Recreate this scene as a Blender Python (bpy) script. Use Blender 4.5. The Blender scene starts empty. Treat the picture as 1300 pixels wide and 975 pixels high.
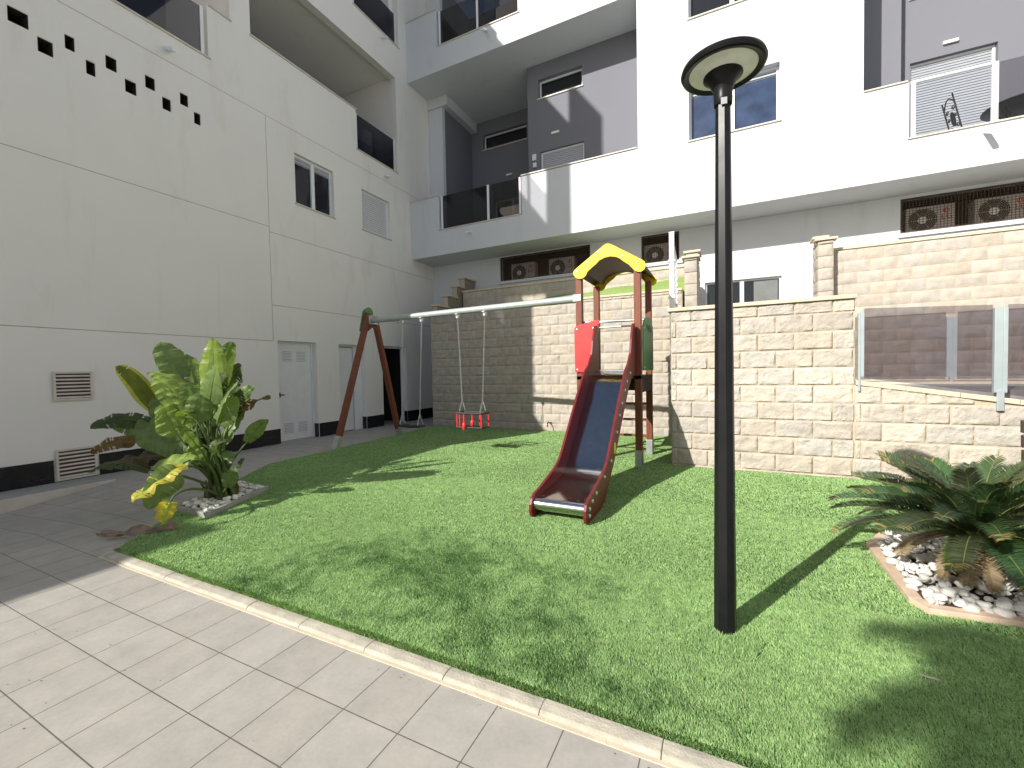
import bpy, math, random
import numpy as np
from mathutils import Vector, Matrix, noise as mnoise
R = math.radians
random.seed(7); rng = np.random.default_rng(11)
sc = bpy.context.scene
C = sc.collection

# ------------------------------------------------------------------ materials
MATS = {}
def new_mat(name):
    m = bpy.data.materials.new(name); m.use_nodes = True
    nt = m.node_tree; nt.nodes.clear()
    out = nt.nodes.new('ShaderNodeOutputMaterial')
    b = nt.nodes.new('ShaderNodeBsdfPrincipled')
    nt.links.new(b.outputs[0], out.inputs[0])
    return m, nt, b, out
def N(nt, t, **kw):
    n = nt.nodes.new(t)
    for k, v in kw.items():
        if k in n.inputs.keys() if isinstance(k, str) else False: n.inputs[k].default_value = v
        else: setattr(n, k, v)
    return n
def mixc(nt, fac, a, b, mode='MIX'):
    n = nt.nodes.new('ShaderNodeMix'); n.data_type = 'RGBA'; n.blend_type = mode
    for i, v in ((0, fac), (6, a), (7, b)):
        if hasattr(v, 'is_output'): nt.links.new(v, n.inputs[i])
        else: n.inputs[i].default_value = v if i == 0 else (tuple(v) + (1,))[:4]
    return n.outputs[2]
def ramp(nt, src, p0, p1, c0=(0,0,0), c1=(1,1,1)):
    r = nt.nodes.new('ShaderNodeValToRGB'); nt.links.new(src, r.inputs[0])
    r.color_ramp.elements[0].position = p0; r.color_ramp.elements[1].position = p1
    r.color_ramp.elements[0].color = tuple(c0) + (1,); r.color_ramp.elements[1].color = tuple(c1) + (1,)
    return r.outputs[0]
def noise(nt, vec, scale, detail=4, rough=.55, dist=0):
    n = nt.nodes.new('ShaderNodeTexNoise'); n.inputs['Scale'].default_value = scale
    n.inputs['Detail'].default_value = detail; n.inputs['Roughness'].default_value = rough
    n.inputs['Distortion'].default_value = dist
    nt.links.new(vec, n.inputs['Vector']); return n.outputs[0]
def pos(nt): return nt.nodes.new('ShaderNodeNewGeometry').outputs['Position']
def objc(nt): return nt.nodes.new('ShaderNodeTexCoord').outputs['Object']
def bump(nt, b, h, strength, dist=.01):
    n = nt.nodes.new('ShaderNodeBump'); n.inputs['Strength'].default_value = strength
    n.inputs['Distance'].default_value = dist
    nt.links.new(h, n.inputs['Height']); nt.links.new(n.outputs[0], b.inputs['Normal'])
def mat(name, col, rough=.6, metal=0, var=.12, vs=6, bs=0, bscale=200, spec=.5, tint=False, stretch=None, coat=0):
    m, nt, b, out = new_mat(name)
    v = objc(nt)
    if stretch:
        mp = nt.nodes.new('ShaderNodeMapping'); mp.inputs['Scale'].default_value = stretch
        nt.links.new(v, mp.inputs[0]); v = mp.outputs[0]
    c0 = tuple(max(0, x*(1-var)) for x in col); c1 = tuple(min(1, x*(1+var)) for x in col)
    f = noise(nt, v, vs, 6)
    c = mixc(nt, ramp(nt, f, .3, .7), c0, c1)
    if tint:
        a = nt.nodes.new('ShaderNodeAttribute'); a.attribute_name = 'tint'
        c = mixc(nt, 1.0, c, a.outputs['Color'], 'MULTIPLY')
    nt.links.new(c, b.inputs['Base Color'])
    b.inputs['Metallic'].default_value = metal
    b.inputs['Specular IOR Level'].default_value = spec
    b.inputs['Coat Weight'].default_value = coat
    rr = nt.nodes.new('ShaderNodeMapRange'); nt.links.new(f, rr.inputs[0])
    rr.inputs[3].default_value = max(0, rough-.06); rr.inputs[4].default_value = min(1, rough+.06)
    nt.links.new(rr.outputs[0], b.inputs['Roughness'])
    if bs: bump(nt, b, noise(nt, v, bscale, 5), bs)
    MATS[name] = m; return m

def stucco(name, col, stain=0.0, lowstain=False):
    m, nt, b, out = new_mat(name); p = pos(nt)
    f = noise(nt, p, .9, 7, .6)
    c = mixc(nt, ramp(nt, f, .35, .7), tuple(x*.97 for x in col), col)
    if stain:
        mp = nt.nodes.new('ShaderNodeMapping'); mp.inputs['Scale'].default_value = (3.2, 3.2, .75); nt.links.new(p, mp.inputs[0])
        s = noise(nt, mp.outputs[0], .5, 10, .68, .4)
        sm = ramp(nt, s, .56, .88)
        c = mixc(nt, sm, c, (col[0]*.78, col[1]*.745, col[2]*.69))
        mp2 = nt.nodes.new('ShaderNodeMapping'); mp2.inputs['Scale'].default_value = (9, 9, .5); nt.links.new(p, mp2.inputs[0])
        s2 = ramp(nt, noise(nt, mp2.outputs[0], .45, 6, .6), .66, .86, (0,0,0), (stain*.5, stain*.5, stain*.5))
        c = mixc(nt, s2, c, (col[0]*.74, col[1]*.68, col[2]*.60))
    nt.links.new(c, b.inputs['Base Color']); b.inputs['Roughness'].default_value = .9
    b.inputs['Specular IOR Level'].default_value = .2
    bump(nt, b, noise(nt, p, 90, 6, .7), .35, .004)
    MATS[name] = m; return m

stucco('white_stucco', (.66, .685, .715), .22)
stucco('old_stucco', (.85, .825, .785), .8)
stucco('gray_stucco', (.195, .20, .23))
mat('stone', (.77, .765, .765), .92, var=.13, vs=7, bs=1.0, bscale=48, spec=.2, tint=True)
mat('coping', (.60, .52, .40), .85, var=.12, vs=8, bs=.3, bscale=120, spec=.25)
mat('marble_sill', (.62, .57, .50), .45, var=.1, vs=5)
mat('wood', (.185, .055, .028), .5, var=.35, vs=5, bs=.15, bscale=30, stretch=(14, 14, 1.0), spec=.4)
mat('wood_long', (.185, .055, .028), .5, var=.35, vs=5, spec=.4, stretch=(1, 14, 14))
mat('red_panel', (.78, .045, .045), .38, var=.06, vs=9)
mat('maroon', (.155, .020, .020), .34, var=.12, vs=9, spec=.4)
mat('yellow_panel', (.86, .58, .012), .4, var=.05, vs=9)
mat('green_panel', (.07, .23, .08), .4, var=.08, vs=9)
mat('roof_brown', (.11, .07, .045), .6, var=.15)
mat('galv', (.55, .57, .56), .38, metal=.75, var=.12, vs=22)
mat('galv_paint', (.42, .47, .45), .45, metal=.25, var=.08, vs=18)
mat('steel_brushed', (.50, .49, .48), .13, metal=1, var=.06, vs=14)
mat('chrome', (.8, .8, .8), .08, metal=1, var=.02)
mat('bolt', (.72, .72, .70), .35, metal=.8, var=.05)
mat('black_metal', (.010, .010, .011), .36, var=.2, vs=12, spec=.22)
mat('lamp_diffuser', (.88, .87, .80), .55, var=.1, vs=16)
mat('rubber', (.018, .018, .02), .55, var=.2)
mat('red_rubber', (.72, .035, .035), .4, var=.08)
mat('white_alu', (.80, .82, .84), .35, var=.03)
mat('alu_post', (.47, .53, .55), .4, metal=.45, var=.06)
mat('black_tile', (.012, .012, .015), .25, var=.3, vs=5)
mat('door_paint', (.74, .76, .76), .45, var=.04)
mat('hole_lining', (.035, .022, .018), .95, var=.5, vs=18)
mat('shutter_pale', (.36,.38,.42), .5, var=.03)
mat('shutter_white', (.72,.73,.74), .5, var=.03)
mat('pale_debris', (.55,.48,.38), .9, var=.3)
mat('dark_room', (.016, .015, .015), .9, var=.2)
mat('shutter', (.43, .45, .50), .5, var=.05)
mat('joint', (.36, .30, .24), .95, var=.2)
mat('vent_plastic', (.66, .60, .53), .7, var=.08)
mat('ac_case', (.56, .50, .44), .6, var=.08)
mat('ac_fan', (.045, .035, .03), .6, var=.1)
mat('ac_hub', (.85, .84, .80), .5, var=.05)
mat('ac_red', (.42, .03, .03), .5)
mat('ac_ink', (.10, .09, .09), .6)
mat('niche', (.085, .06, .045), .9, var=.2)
mat('wire', (.10, .07, .05), .6, metal=.4)
mat('pebble', (.80, .79, .76), .75, var=.1, vs=25, tint=True, bs=.2, bscale=60)
mat('concrete', (.36, .35, .33), .9, var=.15, vs=12, bs=.3, bscale=90)
mat('kerb_stone', (.46, .425, .345), .9, var=.2, vs=10, bs=.4, bscale=80)
mat('peach_stone', (.62, .47, .35), .9, var=.14, vs=10, bs=.4, bscale=80)
mat('soil', (.06, .045, .035), .95, var=.3, vs=20, bs=.6, bscale=60)
mat('bark', (.17, .115, .075), .9, var=.4, vs=30, bs=.8, bscale=50)
mat('dry_leaf', (.27, .20, .155), .8, var=.4, vs=14)
mat('bench_brown', (.045, .024, .018), .5, var=.2)
mat('enamel', (.72, .72, .70), .35, var=.04)
mat('upper_turf', (.27, .38, .12), .95, var=.45, vs=60, bs=.8, bscale=160, spec=.1)
mat('box_white', (.75, .76, .78), .5, var=.03)

def leaf_mat(name, transl, rough=.35, spec=.4):
    m, nt, b, out = new_mat(name)
    a = nt.nodes.new('ShaderNodeAttribute'); a.attribute_name = 'tint'
    f = noise(nt, objc(nt), 14, 5)
    c = mixc(nt, 1.0, a.outputs['Color'], ramp(nt, f, .25, .75, (.72,.75,.7), (1.15,1.12,1.1)), 'MULTIPLY')
    nt.links.new(c, b.inputs['Base Color']); b.inputs['Roughness'].default_value = rough
    b.inputs['Specular IOR Level'].default_value = spec
    t = nt.nodes.new('ShaderNodeBsdfTranslucent')
    tc = mixc(nt, 1.0, c, (1.15, 1.2, .5), 'MULTIPLY'); nt.links.new(tc, t.inputs[0])
    mx = nt.nodes.new('ShaderNodeMixShader'); mx.inputs[0].default_value = transl
    nt.links.new(b.outputs[0], mx.inputs[1]); nt.links.new(t.outputs[0], mx.inputs[2])
    nt.links.new(mx.outputs[0], out.inputs[0])
    MATS[name] = m
leaf_mat('leaf', .40, .42); leaf_mat('frond', .15, .33, .5); leaf_mat('blade', .25, .6, .12)
leaf_mat('stem', .05, .5)

def glass_mat(name, tcol, gl=.06, gcol=(1,1,1)):
    m, nt, b, out = new_mat(name); nt.nodes.remove(b)
    t = nt.nodes.new('ShaderNodeBsdfTransparent'); t.inputs[0].default_value = tuple(tcol) + (1,)
    g = nt.nodes.new('ShaderNodeBsdfGlossy'); g.inputs['Roughness'].default_value = .02; g.inputs[0].default_value = tuple(gcol) + (1,)
    fr = nt.nodes.new('ShaderNodeFresnel'); fr.inputs[0].default_value = 1.45
    ge = nt.nodes.new('ShaderNodeNewGeometry'); iv = nt.nodes.new('ShaderNodeMath'); iv.operation = 'SUBTRACT'; iv.inputs[0].default_value = 1; nt.links.new(ge.outputs['Backfacing'], iv.inputs[1])
    mu = nt.nodes.new('ShaderNodeMath'); mu.operation = 'MULTIPLY'; nt.links.new(fr.outputs[0], mu.inputs[0]); nt.links.new(iv.outputs[0], mu.inputs[1])
    mx = nt.nodes.new('ShaderNodeMixShader'); nt.links.new(mu.outputs[0], mx.inputs[0])
    nt.links.new(t.outputs[0], mx.inputs[1]); nt.links.new(g.outputs[0], mx.inputs[2]); nt.links.new(mx.outputs[0], out.inputs[0])
    MATS[name] = m
glass_mat('smoked_glass', (.70, .685, .71)); glass_mat('dark_glass', (.36, .36, .39)); glass_mat('clear_glass', (.93, .94, .95))
mat('window_glass', (.012, .014, .018), .06, var=.1, spec=.6)
mat('window_glass_blue', (.035, .055, .11), .12, var=.35, vs=3, spec=.7)
mat('curtain', (.16, .17, .17), .5, var=.1)

def paving():
    m, nt, b, out = new_mat('paving'); p = pos(nt)
    mp = nt.nodes.new('ShaderNodeMapping'); mp.inputs['Location'].default_value = (3.08+31, -1.03+31, 0); nt.links.new(p, mp.inputs[0])
    br = nt.nodes.new('ShaderNodeTexBrick'); br.offset = 0; br.squash = 1
    nt.links.new(mp.outputs[0], br.inputs['Vector'])
    br.inputs['Scale'].default_value = 1; br.inputs['Brick Width'].default_value = .31; br.inputs['Row Height'].default_value = .31
    br.inputs['Mortar Size'].default_value = .0027; br.inputs['Mortar Smooth'].default_value = .1
    br.inputs['Color1'].default_value = (.41, .388, .352, 1); br.inputs['Color2'].default_value = (.45, .432, .398, 1)
    br.inputs['Mortar'].default_value = (.14, .13, .11, 1)
    f = noise(nt, p, 5, 8, .65)
    c = mixc(nt, 1.0, br.outputs[0], ramp(nt, f, .3, .75, (.84,.84,.84), (1.1,1.08,1.05)), 'MULTIPLY')
    f2 = noise(nt, p, 45, 5, .7)
    c = mixc(nt, 1.0, c, ramp(nt, f2, .3, .7, (.93,.93,.93), (1.05,1.05,1.05)), 'MULTIPLY')
    nt.links.new(c, b.inputs['Base Color']); b.inputs['Roughness'].default_value = .62; b.inputs['Specular IOR Level'].default_value = .35
    ma = nt.nodes.new('ShaderNodeMath'); ma.operation = 'MULTIPLY_ADD'; ma.inputs[1].default_value = -1.0
    nt.links.new(br.outputs['Fac'], ma.inputs[0])
    mu = nt.nodes.new('ShaderNodeMath'); mu.operation = 'MULTIPLY'; mu.inputs[1].default_value = .25; nt.links.new(f2, mu.inputs[0])
    nt.links.new(mu.outputs[0], ma.inputs[2])
    bump(nt, b, ma.outputs[0], .5, .003)
    MATS['paving'] = m
paving()
def turf_base():
    m, nt, b, out = new_mat('turf_base'); p = pos(nt)
    c = ramp(nt, noise(nt, p, 120, 6, .7), .3, .7, (.05,.11,.035), (.12,.21,.07))
    nt.links.new(c, b.inputs['Base Color']); b.inputs['Roughness'].default_value = .95; b.inputs['Specular IOR Level'].default_value = .1
    bump(nt, b, noise(nt, p, 220, 4, .7), .8, .01)
    MATS['turf_base'] = m
turf_base()

# ------------------------------------------------------------------ mesh builder
class MB:
    def __init__(s, fn=None): s.v = []; s.f = []; s.t = []; s.fn = fn; s.tint = None
    def add(s, vs, fs, tint=None):
        o = len(s.v)
        if s.fn: vs = [s.fn(*p) for p in vs]
        s.v += [tuple(p) for p in vs]; s.f += [tuple(i+o for i in f) for f in fs]
        s.t += [tint or s.tint or (1,1,1)]*len(fs); return s
    def box(s, x0, x1, y0, y1, z0, z1, tint=None):
        v = [(x,y,z) for x in (x0,x1) for y in (y0,y1) for z in (z0,z1)]
        return s.add(v, [(0,1,3,2),(4,6,7,5),(0,4,5,1),(2,3,7,6),(0,2,6,4),(1,5,7,3)], tint)
    def bar(s, a, b, w, h, up=(0,0,1)):
        a = Vector(a); b = Vector(b); d = (b-a).normalized(); u = Vector(up)
        r = d.cross(u).normalized()*w/2; q = r.cross(d).normalized()*h/2
        v = [p+i*r+j*q for p in (a,b) for i,j in ((-1,-1),(1,-1),(1,1),(-1,1))]
        return s.add(v, [(3,2,1,0),(4,5,6,7),(0,1,5,4),(1,2,6,5),(2,3,7,6),(3,0,4,7)])
    def tube(s, pts, r, n=10, caps=True, tint=None, rot=0):
        P = [Vector(p) for p in pts]; rs = r if isinstance(r, (list, tuple)) else [r]*len(P)
        v = []; f = []; prev = None
        for i, p in enumerate(P):
            d = (P[min(i+1,len(P)-1)]-P[max(i-1,0)]).normalized()
            if prev is None:
                u = Vector((0,0,1)) if abs(d.z) < .9 else Vector((1,0,0))
                x = d.cross(u).normalized()
            else: x = (prev - d*prev.dot(d)).normalized()
            prev = x; y = d.cross(x)
            for k in range(n):
                a = 2*math.pi*k/n+rot; v.append(p+(x*math.cos(a)+y*math.sin(a))*rs[i])
        for i in range(len(P)-1):
            for k in range(n):
                f.append((i*n+k, (i+1)*n+k, (i+1)*n+(k+1)%n, i*n+(k+1)%n))
        if caps: f.append(tuple(range(n))); f.append(tuple((len(P)-1)*n+k for k in range(n-1,-1,-1)))
        return s.add(v, f, tint)
    def lathe(s, prof, n=32, c=(0,0,0), rot=0, tint=None):
        v = []; f = []
        for r, z in prof:
            for k in range(n):
                a = 2*math.pi*k/n+rot; v.append((c[0]+r*math.cos(a), c[1]+r*math.sin(a), c[2]+z))
        for i in range(len(prof)-1):
            for k in range(n): f.append((i*n+k, i*n+(k+1)%n, (i+1)*n+(k+1)%n, (i+1)*n+k))
        return s.add(v, f, tint)
    def prism(s, poly, ax, a, b, tint=None):   # polygon in the plane across axis ax, between a and b
        def P(u, w, t): return {0:(t,u,w), 1:(u,t,w), 2:(u,w,t)}[ax]
        n = len(poly); v = [P(u,w,a) for u,w in poly]+[P(u,w,b) for u,w in poly]
        f = [tuple(range(n)), tuple(range(2*n-1,n-1,-1))]+[(i,n+i,n+(i+1)%n,(i+1)%n) for i in range(n)]
        return s.add(v, f, tint)
    def ico(s, c, rx, ry, rz, sub=1, seed=0, amp=0, tint=None):
        v, f = ICO[sub]; out = []
        rr = random.Random(seed); off = Vector((rr.random()*50, rr.random()*50, rr.random()*50)); a = rr.random()*6.28
        for p in v:
            k = 1+amp*mnoise.noise(p*1.3+off)
            x, y, z = p.x*rx*k, p.y*ry*k, p.z*rz*k
            out.append((c[0]+x*math.cos(a)-y*math.sin(a), c[1]+x*math.sin(a)+y*math.cos(a), c[2]+z))
        return s.add(out, f, tint)
    def build(s, name, material, parent=None, smooth=None, bevel=0, tint=False, recalc=True, **tags):
        me = bpy.data.meshes.new(name)
        off = world_of(parent)
        v = np.array(s.v, dtype=np.float64) - np.array(off)
        me.from_pydata([tuple(p) for p in v], [], s.f)
        me.materials.append(MATS[material])
        if recalc:
            import bmesh
            bm = bmesh.new(); bm.from_mesh(me); bmesh.ops.recalc_face_normals(bm, faces=bm.faces[:]); bm.to_mesh(me); bm.free()
        if tint and len(me.polygons) == len(s.t):
            at = me.color_attributes.new('tint', 'FLOAT_COLOR', 'CORNER')
            cols = np.repeat(np.array([t + (1,) if len(t)==3 else t for t in map(tuple, s.t)], dtype=np.float32),
                             [len(f) for f in s.f], axis=0)
            at.data.foreach_set('color', cols.ravel())
        if smooth is not None:
            me.polygons.foreach_set('use_smooth', [True]*len(me.polygons))
            me.set_sharp_from_angle(angle=R(smooth))
        me.update()
        o = bpy.data.objects.new(name, me); C.objects.link(o)
        if parent is not None: o.parent = parent
        if bevel:
            bv = o.modifiers.new('bevel', 'BEVEL'); bv.width = bevel; bv.segments = 2; bv.limit_method = 'ANGLE'
        for k, val in tags.items(): o[k] = val
        return o
def world_of(o):
    w = Vector((0,0,0))
    while o is not None: w += Vector(o.location); o = o.parent
    return w
def _ico(sub):
    import bmesh
    bm = bmesh.new(); bmesh.ops.create_icosphere(bm, subdivisions=sub, radius=1)
    r = ([v.co.copy() for v in bm.verts], [tuple(v.index for v in f.verts) for f in bm.faces]); bm.free(); return r
ICO = {1: _ico(1), 2: _ico(2), 3: _ico(3)}
def thing(name, loc, label, category, group=None):
    o = bpy.data.objects.new(name, None); C.objects.link(o); o.location = loc
    o.empty_display_size = .1
    o['label'] = label; o['category'] = category
    if group: o['group'] = group
    return o
def copy_tree(o, parent=None):
    c = o.copy(); C.objects.link(c)
    if parent is not None: c.parent = parent
    for ch in list(o.children): copy_tree(ch, c)
    return c
def mapX(x0): return lambda u, w, d: (x0+d, u, w)      # wall facing +X
def mapY(y0): return lambda u, w, d: (u, y0-d, w)      # wall facing -Y

def facade(mb, u0, u1, w0, w1, holes, t):
    """a wall panel from depth -t to 0 with rectangular holes"""
    us = sorted(set([u0,u1]+[h[i] for h in holes for i in (0,1) if u0 <= h[i] <= u1]))
    ws = sorted(set([w0,w1]+[h[i] for h in holes for i in (2,3) if w0 <= h[i] <= w1]))
    nu, nw = len(us)-1, len(ws)-1
    def solid(i, j):
        if i<0 or j<0 or i>=nu or j>=nw: return False
        cu, cw = (us[i]+us[i+1])/2, (ws[j]+ws[j+1])/2
        return not any(h[0]<cu<h[1] and h[2]<cw<h[3] for h in holes)
    vi = {}; v = []; f = []
    def V(i, j, k):
        if (i,j,k) not in vi: vi[(i,j,k)] = len(v); v.append((us[i], ws[j], -t if k else 0))
        return vi[(i,j,k)]
    for i in range(nu):
        for j in range(nw):
            if not solid(i,j): continue
            f.append((V(i,j,0),V(i+1,j,0),V(i+1,j+1,0),V(i,j+1,0)))
            f.append((V(i,j,1),V(i,j+1,1),V(i+1,j+1,1),V(i+1,j,1)))
            if not solid(i-1,j): f.append((V(i,j,0),V(i,j+1,0),V(i,j+1,1),V(i,j,1)))
            if not solid(i+1,j): f.append((V(i+1,j,0),V(i+1,j,1),V(i+1,j+1,1),V(i+1,j+1,0)))
            if not solid(i,j-1): f.append((V(i,j,0),V(i,j,1),V(i+1,j,1),V(i+1,j,0)))
            if not solid(i,j+1): f.append((V(i,j+1,0),V(i+1,j+1,0),V(i+1,j+1,1),V(i,j+1,1)))
    mb.add(v, f)

def window(root, mp, u0, u1, w0, w1, rec=.12, kind='slide', sill=.05, glass='window_glass', lab=None, shut=None, curtain=None, sm='shutter'):
    """a window in a hole: frame, panes, sill (sub-parts)"""
    fr = MB(mp); e = .002
    t = .045
    d0, d1 = -rec, -rec+.05
    fr.box(u0+e, u1-e, w0+e, w0+t, d0, d1); fr.box(u0+e, u1-e, w1-t, w1-e, d0, d1)
    fr.box(u0+e, u0+t, w0+t, w1-t, d0, d1); fr.box(u1-t, u1-e, w0+t, w1-t, d0, d1)
    if kind == 'slide':
        m = (u0+u1)/2; fr.box(m-.045, m+.045, w0+t, w1-t, d0+.004, d1+.008)
    top = w1-t
    if shut: top = w1-shut*(w1-w0)
    w = fr.build('window', 'white_alu', root, bevel=.003)
    if lab: w['label'] = lab
    if shut:
        sh = MB(mp); z = w1-t; k = 0
        while z > top+.001:
            z2 = max(top, z-.055); sh.box(u0+t, u1-t, z2+.013, z-.001, d0+.014, d0+.03); sh.box(u0+t, u1-t, z2, z2+.012, d0+.002, d0+.008); z = z2; k += 1
        sh.build('shutter', sm, w)
    if top > w0+t+.02:
        ms = [(u0+t, u1-t)] if kind != 'slide' else [(u0+t, m-.045), (m+.045, u1-t)]
        for a, b in ms: MB(mp).box(a, b, w0+t, top, d0-.01, d0+.012).build('pane', glass, w)
    if curtain:
        MB(mp).box(curtain[0], curtain[1], w0+t, top, d0-.005, d0+.016).build('curtain', 'curtain', w)
    if sill:
        MB(mp).box(u0-.03, u1+.03, w0-.035, w0-.002, -rec+.002, .03).build('sill', 'marble_sill', w, bevel=.004)
    MB(mp).box(u0-.01, u1+.01, w0-.01, w1+.01, -rec-.10, -rec-.06).build('backing', 'dark_room', w)
    return w

def rail(root, mp, segs, posts, w0, w1, glass='dark_glass', d=-.06, name='railing', mt='white_alu', pw=.05):
    r = None
    for u in posts:
        b = MB(mp); b.box(u-pw/2, u+pw/2, w0, w1+.01, d-.03, d+.03); b.box(u-pw/2-.012, u+pw/2+.012, w0, w0+.02, d-.045, d+.045)
        o = b.build('railing_post', mt, root, bevel=.004)
    for a, b_ in segs:
        MB(mp).box(a, b_, w0+.03, w1, d-.006, d+.006).build('glass_pane', glass, root)

# ================================================================== SETTING
def smooth(x): x = max(0, min(1, x)); return x*x*(3-2*x)
def ground_z(x, y):
    return -.17*max(0,min(1,(-6.0-x)/2.1))*max(0,min(1,(3.1-y)/1.2))*(1 if x > -12 else 0)
xs = [-80,-40,-20,-14,-10]+[-9+.3*i for i in range(0, 19)]+[-3,-1,1,3,6,10,20,40,80]
ys = [-80,-40,-20,-10,-5]+[-3+.3*i for i in range(0, 26)]+[6,8,10,12.3,20,40,80]
xs = sorted(set(round(x,3) for x in xs)); ys = sorted(set(round(y,3) for y in ys))
g = MB(); gv = [(x, y, ground_z(x,y)) for x in xs for y in ys]; n = len(ys)
g.add(gv, [(i*n+j, (i+1)*n+j, (i+1)*n+j+1, i*n+j+1) for i in range(len(xs)-1) for j in range(n-1)])
g.build('paving', 'paving', smooth=60, kind='structure')

LAWN = [(-4.72,1.752),(9,1.752),(9,6.90),(-.66,6.90),(-.66,9.76),(-7.22,9.76),(-6.9,5.9),(-6.86,4.62),(-5.50,2.66)]
MB().prism(LAWN, 2, .004, .014).build('lawn', 'turf_base', kind='structure')

# kerb of half-metre rounded stones
kb = MB(); x = -4.72; rr = random.Random(3)
while x < 9:
    L = .5+rr.uniform(-.02,.02); dy = .012*math.sin(x*.9)+.01
    sec = [(1.668,-.02),(1.668,.010),(1.680,.020),(1.72,.024),(1.752,.022),(1.756,-.02)]
    dz = rr.uniform(-.002,.002)
    kb.prism([(a,b+dz) for a,b in sec], 0, x+.0012, x+L-.0012); x += L
kb.build('kerb', 'kerb_stone', bevel=.004, kind='structure')

kg = MB(); kg.box(-4.72,9,1.648,1.668,-.01,.005); kg.build('kerb_joint', 'coping', kind='structure')
# raised ledge along the left building
rp = MB(); poly = [(-8.73,-3),(-8.08,-3),(-8.08,3.05),(-8.2,3.28),(-8.73,3.28)]
rp.prism(poly, 2, -.25, 0.004)
rp.build('ramp', 'concrete', bevel=.006, kind='structure')
eg = MB(); eg.box(-8.11,-8.06,-3,3.06,-.25,.012); eg.build('ramp_edge', 'marble_sill', bevel=.004, kind='structure')

# upper terrace, sloped turf behind the swing wall, side passage
MB().prism([(-.5,7.2),(9,7.2),(9,11.94),(-.5,11.94)], 2, .3, 1.16).build('terrace', 'concrete', kind='structure')
ut = MB(); nx = 40
V0 = []; 
for i in range(nx+1):
    x = -7.08+i*(6.38/nx); b = 3.40+.26*(i/nx)+.02*math.sin(i*.7)
    V0 += [(x, 9.99, 3.17), (x, 10.5, 3.17+(b-3.17)*.55+.01*math.sin(i*1.3)), (x, 11.12, b), (x, 11.12, 2.9), (x, 9.99, 2.9)]
ut.add(V0, [(5*i+k, 5*i+(k+1)%5, 5*i+5+(k+1)%5, 5*i+5+k) for i in range(nx) for k in range(5)])
ut.build('upper_lawn', 'upper_turf', kind='structure')

# ================================================================== BLOCK WALLS
def block_wall(mb, mp, u0, u1, w0, w1, bh=.24, bw=.43, ph=0.0, w_start=None, topfn=None, nx=9, nz=6, amp=.020, light=1.0, seed=0):
    """split-face blocks, each its own rough cushion over a mortar bed"""
    rr = random.Random(seed); g = .0055
    w = w0 if w_start is None else w_start; row = 0
    while w < w1-.02:
        a = w; b = min(w+bh, w1)
        off = (ph + (bw/2 if row % 2 else 0)) % bw
        u = u0-bw+off
        while u < u1-.01:
            ua, ub = max(u, u0), min(u+bw, u1)
            if ub-ua > .03 and max(a,w0) < b-.02:
                aa = max(a, w0)+g; bb = b-g; l = ua+g; r = ub-g
                sd = Vector((rr.random()*90, rr.random()*90, rr.random()*90))
                sh = rr.uniform(.93, 1.05); warm = rr.uniform(-.025, .03)
                base = (.605*sh*light*(1+warm), .55*sh*light, .475*sh*light*(1-warm*1.5))
                skip = False
                if topfn and topfn((ua+ub)/2) < aa+.05: skip = True
                if not skip:
                    vs = []; fs = []; ts = []
                    for i in range(nx+1):
                        for j in range(nz+1):
                            fu, fw = i/nx, j/nz
                            uu = l+(r-l)*fu; ww = aa+(bb-aa)*fw
                            if topfn: ww = min(ww, topfn(uu)-.003)
                            e = min(fu, 1-fu)*(r-l); e2 = min(fw, 1-fw)*(bb-aa); ed = min(e, e2)
                            k = min(1, (ed/.011)**.6) if ed > 0 else 0
                            p = Vector((uu*7, ww*10, 0))+sd
                            h = amp*(.62+.75*mnoise.noise(p)+.75*(.5-abs(mnoise.noise(p*2.3)))*.9+.45*mnoise.noise(p*5)+.3*mnoise.noise(p*11))
                            vs.append((uu, ww, max(.001, h*k)))
                    for i in range(nx):
                        for j in range(nz):
                            q = i*(nz+1)+j; fs.append((q, q+nz+1, q+nz+2, q+1))
                    # side skirts down to the mortar bed
                    ring = [(i*(nz+1)) for i in range(nx+1)]+[nx*(nz+1)+j for j in range(1,nz+1)]+[i*(nz+1)+nz for i in range(nx-1,-1,-1)]+[j for j in range(nz-1,0,-1)]
                    o = len(vs)
                    for q in ring: vs.append((vs[q][0], vs[q][1], -.006))
                    for k in range(len(ring)): k2 = (k+1) % len(ring); fs.append((ring[k], o+k, o+k2, ring[k2]))
                    if amp == .020 and nx > 20 and .9 < aa < 1.3 or (nx > 20 and rr.random() < .12):
                        base = tuple(min(.8, c*1.10+.03) for c in base)
                    mb.add(vs, fs, base)
            u += bw
        w += bh; row += 1
def body(mb, mp, u0, u1, w0, w1, thick, topfn=None):
    t = (.66, .56, .41)
    if topfn: poly = [(u0,w0),(u1,w0),(u1,topfn(u1)-.002),(u0,topfn(u0)-.002)]
    else: poly = [(u0,w0),(u1,w0),(u1,w1),(u0,w1)]
    n = 4; v = [(u,w,-.002) for u,w in poly]+[(u,w,-thick) for u,w in poly]
    mb.add(v, [(0,1,2,3),(7,6,5,4),(0,4,5,1),(1,5,6,2),(2,6,7,3),(3,7,4,0)], t)

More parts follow.
